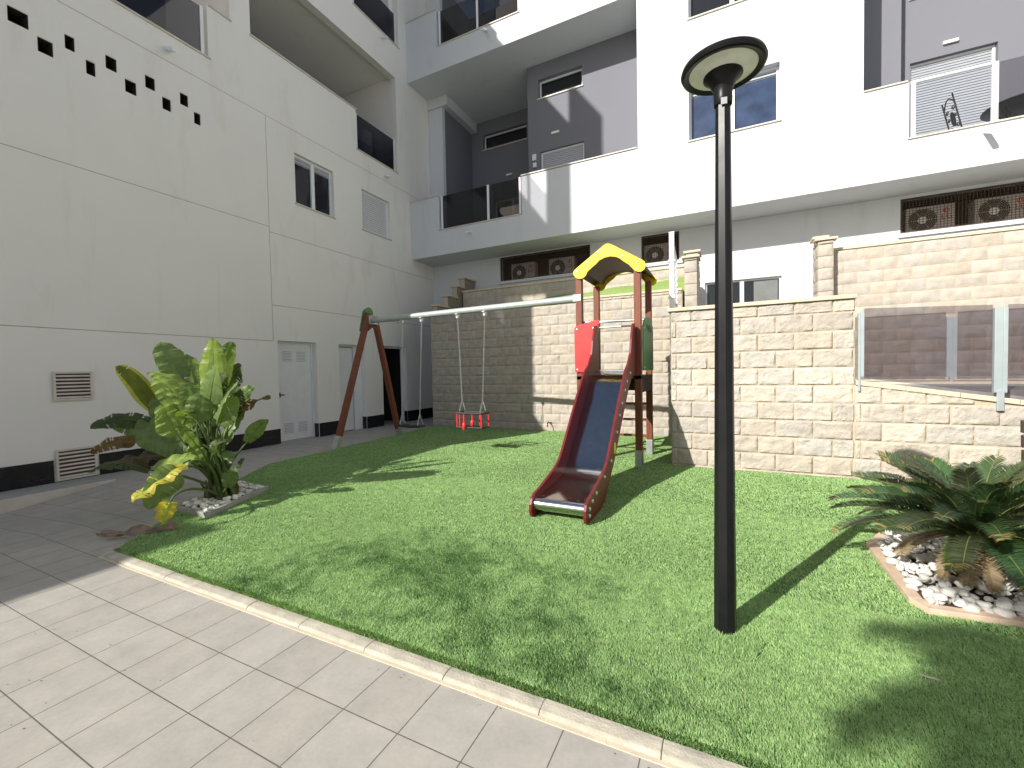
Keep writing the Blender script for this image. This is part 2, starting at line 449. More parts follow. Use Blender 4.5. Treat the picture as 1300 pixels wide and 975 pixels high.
# front wall (right of the slide)
fw = thing('block_wall', (0,6.95,0), 'tall pale split-face block wall behind the black lamp post, with a flat coping and a lower part under the glass railing', 'wall')
m6 = mapY(6.95)
w = MB(m6); block_wall(w, m6, -.70, 1.545, 0, 2.35, ph=.67+.7-.43+.215, w_start=-.21, seed=2, nx=22, nz=13)
body(w, m6, -.70, 1.545, 0, 2.35, .22)
top = lambda u: 1.235-.155*(u-1.545)
block_wall(w, m6, 1.545, 9, 0, 1.24, ph=.67+.7-.43+.215+.2, w_start=-.21, topfn=lambda u: top(u)-.0, seed=5, nx=22, nz=13)
body(w, m6, 1.545, 6.5, 0, 1.2, .22, topfn=top)
w.build('blocks', 'stone', fw, tint=True, smooth=50)
s = MB(lambda a,b,c: (-.70-c, a, b)); block_wall(s, None, 6.97, 9.8, 0, 2.35, seed=8, nx=5, nz=4); body(s, None, 6.97, 9.8, 0, 2.35, -.0+.2)
s.build('side_blocks', 'stone', fw, tint=True, smooth=50)
cp = MB(m6); cp.box(-.74, 1.56, 2.352, 2.405, -.25, .05); cp.build('coping', 'coping', fw, bevel=.006)
cp = MB(m6)
for i in range(12):
    a = 1.552+i*.5; b = a+.495
    pl = [(a,top(a)+.002),(b,top(b)+.002),(b,top(b)+.062),(a,top(a)+.062)]
    v = [(u,q,.03) for u,q in pl]+[(u,q,-.24) for u,q in pl]; cp.add(v, [(0,1,2,3),(7,6,5,4),(0,4,5,1),(1,5,6,2),(2,6,7,3),(3,7,4,0)])
cp.build('sloped_coping', 'coping', fw, bevel=.004)

# swing wall
sw = thing('block_wall', (-4,9.8,0), 'long tan block wall behind the swings, its left half in shade', 'wall')
m9 = mapY(9.8); w = MB(m9)
block_wall(w, m9, -7.30, -.75, 0, 3.14, ph=.13, w_start=-.05, seed=21, nx=12, nz=8, light=.95); body(w, m9, -7.30, -.75, 0, 3.14, .2)
w.build('blocks', 'stone', sw, tint=True, smooth=50)
s = MB(lambda a,b,c: (-7.30-c, a, b)); block_wall(s, None, 9.82, 11.9, 0, 3.2, seed=31, nx=5, nz=4); s.box(9.84, 11.9, 0, 3.2, -.2, -.012, (.42,.36,.27))
s.build('side_blocks', 'stone', sw, tint=True, smooth=50)
cp = MB(m9)
for i in range(13): cp.box(-7.33+i*.506, -7.33+i*.506+.503, 3.142, 3.19, -.19, .03)
cp.build('coping', 'coping', sw, bevel=.005)
# stepped end piers of the swing wall
ty = [(9.86,10.38,3.40),(10.38,10.86,3.74),(10.86,11.3,4.10),(11.3,11.93,4.42)]
for k, (a, b, z) in enumerate(ty):
    st = MB(); st.box(-7.29,-7.11,a+.012,b,3.2 if k else 3.192,z-.05,(.40,.35,.27))
    q = MB(lambda u,w_,d,a=a: (u, a+.012-d, w_)); z0 = 3.2 if k==0 else ty[k-1][2]
    block_wall(q, None, -7.29, -7.11, z0, z-.052, bh=.36, bw=.3, seed=40+k, nx=5, nz=5)
    st.v += q.v; o = len(st.v)-len(q.v); st.f += [tuple(i+o for i in f) for f in q.f]; st.t += q.t
    st.build('stepped_pier', 'stone', sw, tint=True, smooth=50)
    MB().box(-7.34,-7.06,a-.02,b+.01,z-.048,z).build('pier_cap', 'coping', sw, bevel=.005)

# upper garden wall, left run and right run
def upper(x0, x1, z0, z1, label, seed, loc, ph=0):
    t = thing('block_wall', loc, label, 'wall'); mm = mapY(11.1); w = MB(mm)
    block_wall(w, mm, x0, x1, z0, z1, seed=seed, ph=ph, nx=7, nz=5, w_start=z1-.24*math.ceil((z1-z0)/.24)); body(w, mm, x0, x1, z0, z1, .2)
    w.build('blocks', 'stone', t, tint=True, smooth=50)
    cp = MB(mm); k = x0-.02
    while k < x1-.05: cp.box(k, min(k+.6,x1)-.003, z1+.002, z1+.055, -.22, .03); k += .6
    cp.build('coping', 'coping', t, bevel=.005); return t
upper(-7.05, -.76, 3.3, 3.90, 'low grey-tan block wall above the sloping strip of turf, under the mesh-covered air conditioner openings', 51, (-4,11.1,3.3))
uw = upper(2.06, 9, 1.1, 3.88, 'high cream block wall behind the smoked glass railings at the right', 61, (4,11.1,1.1), ph=.22)
pr = MB(); pr.box(1.80,2.055,10.85,11.35,1.1,4.06,(.5,.44,.34))
q = MB(mapY(10.84)); block_wall(q, None, 1.79, 2.06, 1.1, 4.05, bw=.5, seed=71, nx=6, nz=5)
q2 = MB(lambda a,b,c: (1.79-c, a, b)); block_wall(q2, None, 10.85, 11.35, 1.1, 4.05, bw=.5, seed=72, nx=6, nz=5)
for s_ in (q, q2):
    o = len(pr.v); pr.v += s_.v; pr.f += [tuple(i+o for i in f) for f in s_.f]; pr.t += s_.t
pr.build('end_pier', 'stone', uw, tint=True, smooth=50)
cq = MB(); cq.box(1.73,2.12,10.79,11.02,4.062,4.11); cq.box(1.73,2.02,11.03,11.42,4.16,4.21); cq.box(1.80,2.0,11.05,11.38,4.062,4.158)
cq.build('pier_cap', 'coping', uw, bevel=.006)
lp = thing('block_pillar', (-.6,10,1.1), 'short block pillar with two stepped caps just right of the white lattice gate', 'pillar')
pr = MB(); pr.box(-.70,-.47,9.82,10.3,1.1,3.80,(.5,.44,.34)); pr.box(-.70,-.47,10.3,10.8,1.1,4.02,(.5,.44,.34))
q = MB(mapY(9.80)); block_wall(q, None, -.71, -.46, 1.1, 3.78, bw=.5, seed=75, nx=6, nz=5)
q2 = MB(lambda a,b,c: (-.46+c, a, b)); block_wall(q2, None, 9.82, 10.8, 1.1, 3.78, bw=.43, seed=76, nx=6, nz=5)
q3 = MB(mapY(10.29)); block_wall(q3, None, -.71, -.46, 3.84, 4.0, bw=.5, seed=77, nx=6, nz=5)
for s_ in (q, q2, q3):
    o = len(pr.v); pr.v += s_.v; pr.f += [tuple(i+o for i in f) for f in s_.f]; pr.t += s_.t
pr.build('blocks', 'stone', lp, tint=True, smooth=50)
cq = MB(); cq.box(-.76,-.41,9.76,10.27,3.802,3.85); cq.box(-.76,-.41,10.25,10.85,4.022,4.07); cq.build('cap', 'coping', lp, bevel=.006)

# ================================================================== LEFT BUILDING
LB = thing('apartment_building', (-10,6,0), 'cream rendered building along the left with small square wall holes, vents and service doors', 'building')
mx = mapX(-8.75)
holes = []
pat = [(2.40,2.60,1)]
lo = [(2.68,2.84),(3.20,3.31),(3.68,3.83),(4.20,4.33),(4.70,4.81)]; hi = [(2.40,2.60),(2.97,3.08),(3.44,3.58),(3.96,4.10),(4.48,4.61)]
for a,b in lo: holes.append((a,b,6.20,6.41))
for a,b in hi: holes.append((a,b,6.43,6.64))
for a,b in ((1.9,2.02),(1.45,1.58),(.95,1.1)): holes.append((a,b,6.43,6.64))
small = list(holes)
J = .011
joints = [(.5,11.9,7.07,7.07+J),(.5,6.1,4.71,4.71+J),(.5,6.1,2.25,2.25+J),(6.1,6.1+J,2.25,7.07),(6.1+J,11.9,4.60,4.60+J),(6.1+J,11.9,3.03,3.03+J)]
joints = [j for j in joints]
doorH = [(6.2,7.2,-.3,2.27),(7.87,8.75,-.3,2.27),(9.42,10.45,-.3,2.30)]
wins = [(6.78,7.87,5.45,6.59),(8.81,9.9,5.44,6.52)]
ops = [(1.9,5.0,7.55,10.34),(5.0,5.42,8.55,10.34),(5.84,8.68,8.55,10.34),(8.68,10.3,7.5,10.34),
       (1.35,5.0,11.35,14.0),(5.0,5.42,12.3,14.0),(5.84,8.7,12.3,14.0),(8.7,10.48,11.3,14.0),
       (4.5,5.0,15.1,17.6),(5.84,8.7,16.1,17.6),(8.7,10.48,15.1,17.6)]
wl = MB(mx)
facade(wl, .36, 12.1, -.3, 18.2, small+joints+doorH+wins+ops+[(.36,.69,6.4,9.9),(.36,1.9,16.15,18.3),(1.9,4.5,14.95,18.3)], .2)
wl.build('wall', 'old_stucco', LB)
jb = MB(mx)
for j in joints: jb.box(j[0]-.0, j[1]+.0, j[2]-.002, j[3]+.002, -.03, -.006)
jb.build('render_joint', 'joint', LB)
for h in small:
    hl = MB(mx); e=.003
    hl.box(h[0]+e,h[0]+.012,h[2]+e,h[3]-e,-.42,-.012); hl.box(h[1]-.012,h[1]-e,h[2]+e,h[3]-e,-.42,-.006); hl.box(h[0]+.012,h[1]-.012,h[2]+e,h[2]+.012,-.42,-.012); hl.box(h[0]+.012,h[1]-.012,h[3]-.012,h[3]-e,-.42,-.012); hl.box(h[0]+e,h[1]-e,h[2]+e,h[3]-e,-.425,-.42)
    hl.build('square_wall_hole', 'hole_lining', LB)
# slabs, end walls, inner walls
sl = MB()
for z in (7.1, 10.42, 14.1, 17.9):
    sl.box(-14,-8.955,.72 if z<17 else 4.5,11.9,z,z+.3)
sl.box(-14,-8.955,5.42,5.80,7.45,18.2); sl.box(-14,-8.955,10.32,10.6,7.45,18.2)
sl.build('slab', 'old_stucco', LB)
iw = MB(); iw.box(-11.2,-11.0,.5,11.9,7.4,14.9); iw.box(-11.2,-11.0,4.5,11.9,14.9,18.2); iw.box(-14,-11.2,.5,.7,0,14.9); iw.box(-11.0,-8.955,.72,.9,0,7.5)
iw.box(-10.95,-8.955,4.5,4.7,14.5,18.2)
iw.box(-11.0,-8.955,11.7,11.9,7.4,18.2)
iw.build('inner_wall', 'gray_stucco', LB)
# low wing nearer the camera side (outside the frame) that shades the path
lw = MB()
for a,b,z in [(-30,-6.3,5.80),(-6.3,-.35,5.0),(-.35,.355,6.4)]:
    MB().box(-15,-8.75,a+.001,b-.001,-.3,z).build('low_wing', 'old_stucco', LB)
# copings of the balconies
cp = MB(mx)
for a,b,z in [(1.9,5.0,7.55),(5.0,5.42,8.55),(5.84,8.68,8.55),(8.68,10.3,7.5),(1.35,5.0,11.35),(5.0,5.42,12.3),(5.84,8.7,12.3),(8.7,10.48,11.3)]:
    cp = MB(mx); cp.box(a-.02 if a not in (5.0,) else a+.035, b+.03, z, z+.03, -.2, .03); cp.build('balcony_coping', 'marble_sill', LB, bevel=.004)
rail(LB, mx, [(1.95,4.93)], [3.05,4.93], 7.58, 8.5, d=-.08)
rail(LB, mx, [(8.75,10.22)], [8.74,10.24], 7.53, 8.5, d=-.08)
rail(LB, mx, [(1.4,4.93)], [2.6,4.93], 11.38, 12.3, d=-.08, glass='smoked_glass')
rail(LB, mx, [(8.75,10.40)], [8.76,10.42], 11.33, 12.3, d=-.08)
# black tiled skirting
sk = MB(mx)
for a,b in [(.52,2.62),(3.13,6.19),(7.215,7.86),(8.765,9.41),(10.46,11.93)]:
    MB(mx).box(a, b, -.25, .33, .001, .016).build('skirting', 'black_tile', LB)
for a in (7.185, 8.735, 10.435): MB(mx).box(a, a+.014, -.25,.33,-.16,.001).build('skirting', 'black_tile', LB)
MB(mx).box(2.62,3.13,-.25,.012,.001,.016).build('skirting', 'black_tile', LB)
# doors
def door(u0,u1,w1,rec,lab):
    f = MB(mx); t=.05
    f.box(u0+.002,u0+t,0,w1-.002,-rec-.03,-rec+.02); f.box(u1-t,u1-.002,0,w1-.002,-rec-.03,-rec+.02); f.box(u0+t,u1-t,w1-t,w1-.002,-rec-.03,-rec+.02)
    d = MB(mx); d.box(u0+t+.004,u1-t-.004,.02,w1-t-.004,-rec-.025,-rec)
    o = d.build('door', 'door_paint', LB, bevel=.004); o['label'] = lab
    f.build('door_frame', 'white_alu', o, bevel=.003)
    c = (u0+u1)/2
    for a in (c-.30, c+.06):
        for w0 in (.18, w1-.45):
            lv = MB(mx)
            for k in range(7): lv.box(a, a+.24, w0+k*.035, w0+k*.035+.016, -rec+.0005, -rec+.004)
            lv.build('louvre', 'shutter', o)
    h = MB(mx); h.box(u0+.08,u0+.12,1.0,1.12,-rec+.001,-rec+.02); h.box(u0+.09,u0+.2,1.05,1.075,-rec+.03,-rec+.05); h.box(u0+.09,u0+.11,1.05,1.075,-rec,-rec+.04)
    h.build('handle', 'black_metal', o)
door(6.2,7.2,2.27,.15,'white louvred metal door')
d2 = MB(mx); d2.box(7.93,8.42,.02,2.2,-.16,-.13); o = d2.build('door', 'door_paint', LB, bevel=.003, label='narrow plain white door leaf')
f2 = MB(mx); f2.box(7.872,7.925,0,2.268,-.17,-.11); f2.box(8.45,8.748,0,2.268,-.17,-.13); f2.box(7.925,8.45,2.22,2.268,-.17,-.11); f2.build('door_frame', 'white_alu', o)
k2 = MB(mx); k2.box(7.9,8.5,0,2.25,-.19,-.172); k2.build('door_gap', 'dark_room', o)
f3 = MB(mx); f3.box(9.422,9.47,0,2.298,-.17,-.11); f3.box(10.37,10.448,0,2.298,-.17,-.11); f3.box(9.47,10.37,2.24,2.298,-.17,-.11)
o = f3.build('door_frame', 'white_alu', LB, label='white frame of the open dark doorway', bevel=.003)
rm = MB(mx); rm.box(9.3,10.6,-.1,2.4,-2.2,-2.1); rm.box(9.3,9.41,-.1,2.4,-2.1,-.205); rm.box(10.46,10.6,-.1,2.4,-2.1,-.205); rm.box(9.3,10.6,2.4,2.5,-2.2,-.205)
rm.build('dark_hallway', 'dark_room', LB)
window(LB, mx, *wins[0], rec=.14, shut=.16, lab='white sliding window with dark panes')
window(LB, mx, *wins[1], rec=.14, kind='one', shut=.98, sm='shutter_white', lab='window with its white shutter closed')
# vents
def vent(u0,u1,w0,w1):
    v = MB(mx); t=.03
    v.box(u0,u1,w0,w0+t,.017,.035); v.box(u0,u1,w1-t,w1,.017,.035); v.box(u0,u0+t,w0+t,w1-t,.017,.035); v.box(u1-t,u1,w0+t,w1-t,.017,.035)
    o = v.build('wall_vent', 'vent_plastic', LB, bevel=.003)
    s = MB(mx); n=7
    for k in range(n):
        z = w0+t+(w1-w0-2*t)*(k+.5)/n
        s.add([(u0+t,z-.016,.034),(u1-t,z-.016,.034),(u1-t,z+.012,.012),(u0+t,z+.012,.012),(u0+t,z-.022,.030),(u1-t,z-.022,.030),(u1-t,z+.006,.008),(u0+t,z+.006,.008)],
              [(0,1,2,3),(7,6,5,4),(0,4,5,1),(1,5,6,2),(2,6,7,3),(3,7,4,0)])
    s.build('slats', 'vent_plastic', o)
    MB(mx).box(u0+.01,u1-.01,w0+.01,w1-.01,.0175,.019).build('opening', 'niche', o)
vent(2.65,3.09,1.19,1.62); vent(2.64,3.10,.015,.475)
def spout(u, w, L=.22, mp=mx, root=LB, ang=.35):
    b = MB(mp); b.add([(u-.04,w-.03,0),(u+.04,w-.03,0),(u+.04,w+.03,0),(u-.04,w+.03,0),(u-.04,w-.03-ang*L,L),(u+.04,w-.03-ang*L,L),(u+.04,w+.03-ang*L,L),(u-.04,w+.03-ang*L,L)],
      [(0,1,2,3),(7,6,5,4),(0,4,5,1),(1,5,6,2),(2,6,7,3),(3,7,4,0)])
    b.box(u-.03,u+.03,w-.02-ang*L,w+.02-ang*L,L,L+.004)
    b.build('drain_spout', 'white_alu', root, bevel=.004)
spout(4.31,7.28); spout(9.75,7.25); spout(9.75,11.15)
wh = thing('water_heater', (-10.3,11.3,7.55), 'white cylindrical water heater hanging in the dark balcony corner near the building corner', 'water heater')
b = MB(); b.lathe([(0,.55),(.1,.55),(.19,.60),(.22,.68),(.22,1.35),(.19,1.43),(.1,1.48),(0,1.48)], 24, (-9.75,10.02,7.4)); b.build('tank', 'enamel', wh, smooth=40)
b = MB(); b.tube([(-9.8,10.0,7.98),(-9.8,10.0,7.75),(-9.8,10.25,7.6)], .012, 8); b.build('pipe', 'galv', wh, smooth=60)
wh.location = (0,0,0)
for c_ in wh.children:
    c_.data.transform(Matrix.Translation(Vector((-10.3,11.3,7.55)) - Vector((-9.75,10.02,7.4))))
wh.location = (-9.75,10.02,7.4)

# ================================================================== BACK BUILDING
BB = thing('apartment_building', (-2,12,0), 'bright white modern building across the back with grey balcony recesses and smoked glass balustrades', 'building')
mw = mapY(11.95); mf = mapY(10.85)
acA = (-6.2,-3.33,4.29,5.03); acB = (-1.93,-.98,4.29,5.03); acC = (3.42,9,4.26,4.99)
wlow = (-.38,1.27,2.62,3.63)
wl = MB(mw); facade(wl, -8.748, 10, -.2, 5.058, [acA, acB, acC, wlow], .2)
wl.build('lower_wall', 'white_stucco', BB)
nb = MB(mw)
for a in (acA, acB, acC):
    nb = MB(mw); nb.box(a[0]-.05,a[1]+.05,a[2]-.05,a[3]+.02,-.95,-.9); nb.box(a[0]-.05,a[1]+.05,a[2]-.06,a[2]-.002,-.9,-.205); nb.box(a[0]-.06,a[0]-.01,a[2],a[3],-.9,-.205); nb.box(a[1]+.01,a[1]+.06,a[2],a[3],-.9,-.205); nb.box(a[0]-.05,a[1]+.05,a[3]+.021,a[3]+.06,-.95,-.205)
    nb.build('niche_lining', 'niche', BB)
# balcony slab and parapets (front plane y=10.85)
sl = MB(); sl.box(-8.745,10,10.99,13.0,5.062,5.35); sl.box(-8.745,-1.82,10.99,14.0,10.502,10.8); sl.box(2.53,10,10.99,13.5,10.502,10.8)
sl.box(-8.745,10,10.99,13.0,14.3,14.6)
sl.build('balcony_slab', 'white_stucco', BB)
pp = MB(mf)
facade(pp, -8.745, 10, 5.06, 18, [(-7.68,-4.92,5.79,6.83),(-8.8,-1.81,6.82,10.5),(2.53,3.22,6.85,10.5),(3.22,9.9,5.77,10.5),(-.66,1.12,6.72,7.93),(-.66,1.12,9.46,10.62),
   (-7.61,-4.87,11.2,12.3),(-8.8,-1.81,12.29,14.3),(2.53,3.22,12.3,14.3),(3.22,9.9,11.2,14.3),(-.66,1.12,13.2,14.3)], .14)
pp.build('front_wall', 'white_stucco', BB)
MB().box(-1.81,-1.67,10.992,12.3,5.36,18).build('side_wall', 'white_stucco', BB); MB().box(2.39,2.53,10.992,12.6,5.36,18).build('side_wall', 'white_stucco', BB)
# left pilaster, beam
pil = MB(); pil.box(-8.74,-8.2,11.9,12.05,5.36,10.5); pil.build('pilaster', 'white_stucco', BB)
bm_ = MB(); bm_.box(-8.745,-7.98,11.84,13.745,10.18,10.498); bm_.build('ceiling_beam', 'white_stucco', BB)
MB().box(-8.74,-8.2,11.9,12.05,10.81,14.29).build('pilaster', 'white_stucco', BB)
ug = MB(mapY(13.75)); facade(ug, -8.3, -1.9, 10.81, 14.29, [(-7.6,-6.0,10.82,13.1)], .2); ug.box(-8.35,-8.2,10.81,14.29,.002,1.69); ug.build('upper_recess_wall', 'gray_stucco', BB)
MB(mapY(13.75)).box(-7.6,-6.0,10.82,13.1,-.15,-.12).build('upper_balcony_door', 'window_glass', BB)
# grey recess walls
gw = MB(mapY(11.98))
winA = (-4.83,-3.5,9.50,10.05); winB = (-4.80,-3.47,5.45,7.95)
facade(gw, -6.03+.85, -1.68, 5.355, 10.498, [winA, winB], .2)
gw.box(-5.18,-4.98,5.355,10.498,-1.77,-.202)
gw.build('grey_wall', 'gray_stucco', BB)
gl = MB(mapY(13.75)); winC = (-7.72,-6.0,9.50,10.02); winD = (-7.3,-5.9,5.36,7.6)
facade(gl, -8.3, -5.2, 5.355, 10.498, [winC, winD], .2)
gl.box(-8.35,-8.2,5.355,10.178,.002,1.69)
gl.build('grey_recess_wall', 'gray_stucco', BB)
gr = MB(mapY(11.98)); facade(gr, 2.54, 3.42, 5.355, 10.498, [], .5); gr.build('grey_pier', 'gray_stucco', BB)
g2 = MB(mapY(12.3)); winE = (3.66,5.02,5.40,7.95); facade(g2, 3.43, 10, 5.355, 10.498, [winE, (3.66,5.02,9.3,9.9)], .2); g2.build('grey_back_wall', 'gray_stucco', BB)
window(BB, mapY(11.98), *winA, rec=.17, kind='one', lab='slot window high in the sunlit grey recess')
window(BB, mapY(11.98), *winB, rec=.12, kind='one', shut=.97, sill=0, lab='balcony door with its grey shutter down')
window(BB, mapY(13.75), *winC, rec=.17, kind='one', lab='slot window high in the shaded recess')
window(BB, mapY(13.75), *winD, rec=.12, kind='slide', sill=0, lab='dark glazed balcony door in the shaded recess')
window(BB, mapY(12.3), *winE, rec=.14, kind='one', shut=.97, sm='shutter_pale', sill=0, lab='wide balcony door with its light shutter down behind the iron chair')
window(BB, mapY(12.3), 3.66,5.02,9.3,9.9, rec=.1, kind='one', lab='slot window high on the right balcony')
window(BB, mf, -.66,1.12,6.72,7.93, rec=.2, kind='slide', shut=.14, glass='window_glass_blue', lab='wide window with blue-grey panes behind the lamp head')
window(BB, mf, -.66,1.12,9.46,10.62, rec=.2, kind='slide', shut=.3, lab='upper window cut by the top of the picture')
window(BB, mw, *wlow, rec=.12, kind='slide', lab='low white window above the front block wall', curtain=(.70,1.2))
# sills / copings
cp = MB(mf)
for a,b,z in [(-8.745,-7.69,6.822),(-7.70,-4.93,5.792),(-4.93,-1.83,6.832),(2.53,3.2,6.852),(3.2,9.9,5.772),(-8.745,-7.62,12.292),(-7.63,-4.88,11.202),(-4.88,-1.83,12.302),(2.53,3.2,12.302)]:
    MB(mf).box(a, b-.004, z, z+.028, -.145, .03).build('parapet_coping', 'marble_sill', BB, bevel=.004)
rail(BB, mf, [(-7.62,-6.02),(-5.96,-5.0)], [-7.60,-6.0,-4.99], 5.83, 6.83, d=-.07, pw=.06)
rail(BB, mf, [(-7.55,-6.27),(-6.2,-4.93)], [-7.53,-6.23,-4.92], 11.24, 12.25, d=-.07, pw=.06, glass='dark_glass')
rail(BB, mf, [(3.33,4.37)], [3.30], 5.81, 6.83, d=-.07, pw=.06, glass='clear_glass')
rail(BB, mf, [(4.48,6.0)], [4.42], 5.81, 6.86, d=-.07, pw=.08, glass='smoked_glass')
MB(mf).tube([(3.26,6.86,-.07),(4.42,6.86,-.07)], .032, 10).build('handrail', 'white_alu', BB, smooth=60)
# added unseen wing at right, to bounce sunlight onto the shaded left wall
ew = MB(lambda u,w,d: (9.2-d, u, w)); facade(ew, -16, 10.8, -.2, 14, [(-14+k*3.2, -12.4+k*3.2, z, z+1.5) for k in range(8) for z in (1.2,4.6,8.0)], .25); ew.build('added_bounce_wing', 'white_stucco', BB)
ei = MB(); ei.box(9.8,10.0,-16,10.8,-.2,14); ei.box(9.46,16,-16,10.8,14.0,14.2); ei.build('added_bounce_wing_interior', 'dark_room', BB)
# small fittings
def fit(mp, u, w, du, dw, name='bulkhead_light', m='lamp_diffuser', dd=.05, d0=0):
    MB(mp).box(u-du, u+du, w-dw, w+dw, d0+.002, d0+dd).build(name, m, BB, bevel=.006)
fit(mapY(11.98), -4.31, 8.39, .12, .03); fit(mapY(13.75), -6.68, 8.40, .12, .03); fit(mapY(12.3), 4.3, 8.18, .12, .03)
fit(mapY(11.98), -4.98, 7.82, .06, .09, 'meter_box', 'box_white', .06)
fit(mapY(11.98), -4.97, 7.60, .055, .07, 'meter_box', 'box_white', .05)
spout(-6.6,5.6,.2,mf,BB); spout(4.28,5.66,.28,mf,BB,.5); spout(-5.9,11.08,.26,mf,BB,.5)
sk = MB(mw); sk.box(-8.73,-7.32,0,.36,.001,.016); sk.build('skirting', 'black_tile', BB)
wf = MB(mw)
for a in (acA, acC, acB):
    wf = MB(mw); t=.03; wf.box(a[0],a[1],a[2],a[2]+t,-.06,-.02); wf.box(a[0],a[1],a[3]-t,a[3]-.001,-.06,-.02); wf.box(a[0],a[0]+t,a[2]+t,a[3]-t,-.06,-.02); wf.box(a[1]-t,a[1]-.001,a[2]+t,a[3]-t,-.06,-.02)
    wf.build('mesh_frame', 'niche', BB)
for a in (acA, acB, acC):
    gm = MB(mw); u = a[0]+.05; r = .0042
    x1 = min(a[1], 6.2)
    while u < x1: gm.box(u-r,u+r,a[2]+.03,a[3]-.03,-.045,-.040); u += .055
    z = a[2]+.06
    while z < a[3]-.03: gm.box(a[0]+.03,x1,z-r,z+r,-.040,-.035); z += .05
    gm.build('wire_mesh', 'wire', BB)
# string course sill under the AC openings
for q_ in ((-6.25,-.9,4.20,4.285),(3.38,9.9,4.17,4.255)): MB(mw).box(*q_,.001,.05).build('ledge', 'white_stucco', BB)

# air conditioners (outdoor units)
def text_part(body, size, loc, parent, m, rot=(R(90),0,0), ext=.002):
    cu = bpy.data.curves.new('lettering', 'FONT'); cu.body = body; cu.size = size; cu.extrude = ext; cu.align_x = 'CENTER'; cu.align_y = 'CENTER'
    t = bpy.data.objects.new('tmp', cu); C.objects.link(t)
    bpy.context.view_layer.update()
    dg = bpy.context.evaluated_depsgraph_get(); me = bpy.data.meshes.new_from_object(t.evaluated_get(dg)); 
    bpy.data.objects.remove(t)
    o = bpy.data.objects.new('lettering', me); C.objects.link(o); me.materials.clear(); me.materials.append(MATS[m])
    o.location = loc; o.rotation_euler = rot; o.parent = parent; return o
def ac_unit():
    t = thing('air_conditioner', (0,0,0), 'x', 'air conditioner', 'air conditioner outdoor units behind wire mesh')
    MB().box(-.40,.40,-.0,.30,.03,.60).build('case', 'ac_case', t, bevel=.012)
    f = MB(); f.lathe([(.235,0),(.25,.006),(.235,.012)], 36)
    for k in range(5): f.lathe([(.215-k*.033,.002),(.211-k*.033,.005),(.215-k*.033,.008)], 30)
    for k in range(6):
        a = k*math.pi/3; f.bar((.05*math.cos(a),.05*math.sin(a),.006),(.235*math.cos(a),.235*math.sin(a),.006),.006,.006)
    f.v = [(x-.12, -z-.001, y+.31) for x,y,z in f.v]; f.build('fan_grille', 'ac_case', t)
    d = MB(); d.lathe([(0,0),(.235,0)], 36); d.v = [(x-.12,-.0015,y+.31) for x,y,z in d.v]; d.build('fan_opening', 'ac_fan', t)
    h = MB(); h.lathe([(0,.02),(.06,.018),(.075,.008),(.075,0)], 24); h.v = [(x-.12,-z-.002,y+.31) for x,y,z in h.v]; h.build('hub', 'ac_hub', t, smooth=40)
    l = MB(); l.lathe([(.0,.0),(.052,0)], 24); l.v = [(x+.26,-.002,y+.46) for x,y,z in l.v]; l.build('round_logo', 'ac_red', t)
    g = MB(); g.lathe([(.030,0),(.036,0)], 24); g.v = [(x+.26,-.004,y+.46) for x,y,z in g.v]; g.box(.255,.262,-.005,-.003,.445,.48); g.box(.255,.275,-.005,-.003,.443,.449)
    g.build('logo_mark', 'ac_hub', t)
    text_part('LG', .15, (.27,-.004,.33), t, 'ac_red')
    MB().box(-.32,-.27,.02,.28,0,.03).build('foot', 'ac_fan', t); MB().box(.27,.32,.02,.28,0,.03).build('foot', 'ac_fan', t)
    return t
ac0 = ac_unit()
labs = [(-5.55,'left air conditioner in the long mesh opening left of the yellow roofed slide tower'),(-4.28,'right air conditioner in the long mesh opening, behind the left end of the yellow roof'),
        (-1.50,'air conditioner alone in the small mesh opening between the slide tower and the white gate'),(3.98,'left air conditioner in the mesh opening at the right edge, above the cream block wall'),(5.08,'rightmost air conditioner behind mesh, cut off by the right edge of the picture')]
for i,(x,l) in enumerate(labs):
    o = ac0 if i == 0 else copy_tree(ac0)
    o.location = (x, 12.22, 4.245); o['label'] = l

# ================================================================== RAILINGS / GATE on the right
r1 = thing('glass_railing', (2,7.0,1.2), 'near smoked glass railing on the sloping wall top at the right edge', 'railing')
for u in (1.60, 2.88, 4.35):
    b = MB(); zt = 2.16-.03*(u-1.6); zb = top(u)+.064
    if u < 2:
        b.box(u-.005,u+.03,6.90,6.96,zb+.05,zt); b.box(u-.03,u-.006,6.905,6.95,zb-.14,zt); b.build('railing_post', 'alu_post', r1, bevel=.003); continue
    b.box(u-.055,u-.018,6.90,6.96,zb+.05,zt); b.box(u+.018,u+.055,6.90,6.96,zb+.05,zt); b.box(u-.018,u+.018,6.905,6.95,zb-.14,zt); b.box(u-.03,u+.03,6.895,6.925,zb-.16,zb+.08)
    b.build('railing_post', 'alu_post', r1, bevel=.003)
for a,b_ in ((1.635,2.815),(2.945,4.28)):
    p = MB(); zz = lambda u: top(u)+.10; z2 = lambda u: 2.215-.045*(u-1.6)
    p.add([(a,6.927,zz(a)),(b_,6.927,zz(b_)),(b_,6.927,z2(b_)),(a,6.927,z2(a)),(a,6.939,zz(a)),(b_,6.939,zz(b_)),(b_,6.939,z2(b_)),(a,6.939,z2(a))],
          [(0,1,2,3),(7,6,5,4),(0,4,5,1),(1,5,6,2),(2,6,7,3),(3,7,4,0)]); p.build('glass_pane', 'smoked_glass', r1)
r2 = thing('glass_railing', (3,9.2,1.17), 'far smoked glass railing with a single grey post, seen through the near glass', 'railing')
for u in (1.95, 3.27, 4.6):
    b = MB(); b.box(u-.06,u-.02,9.17,9.23,1.27,2.22); b.box(u+.02,u+.06,9.17,9.23,1.27,2.22); b.box(u-.02,u+.02,9.175,9.225,1.163,2.22); b.build('railing_post', 'alu_post', r2, bevel=.003)
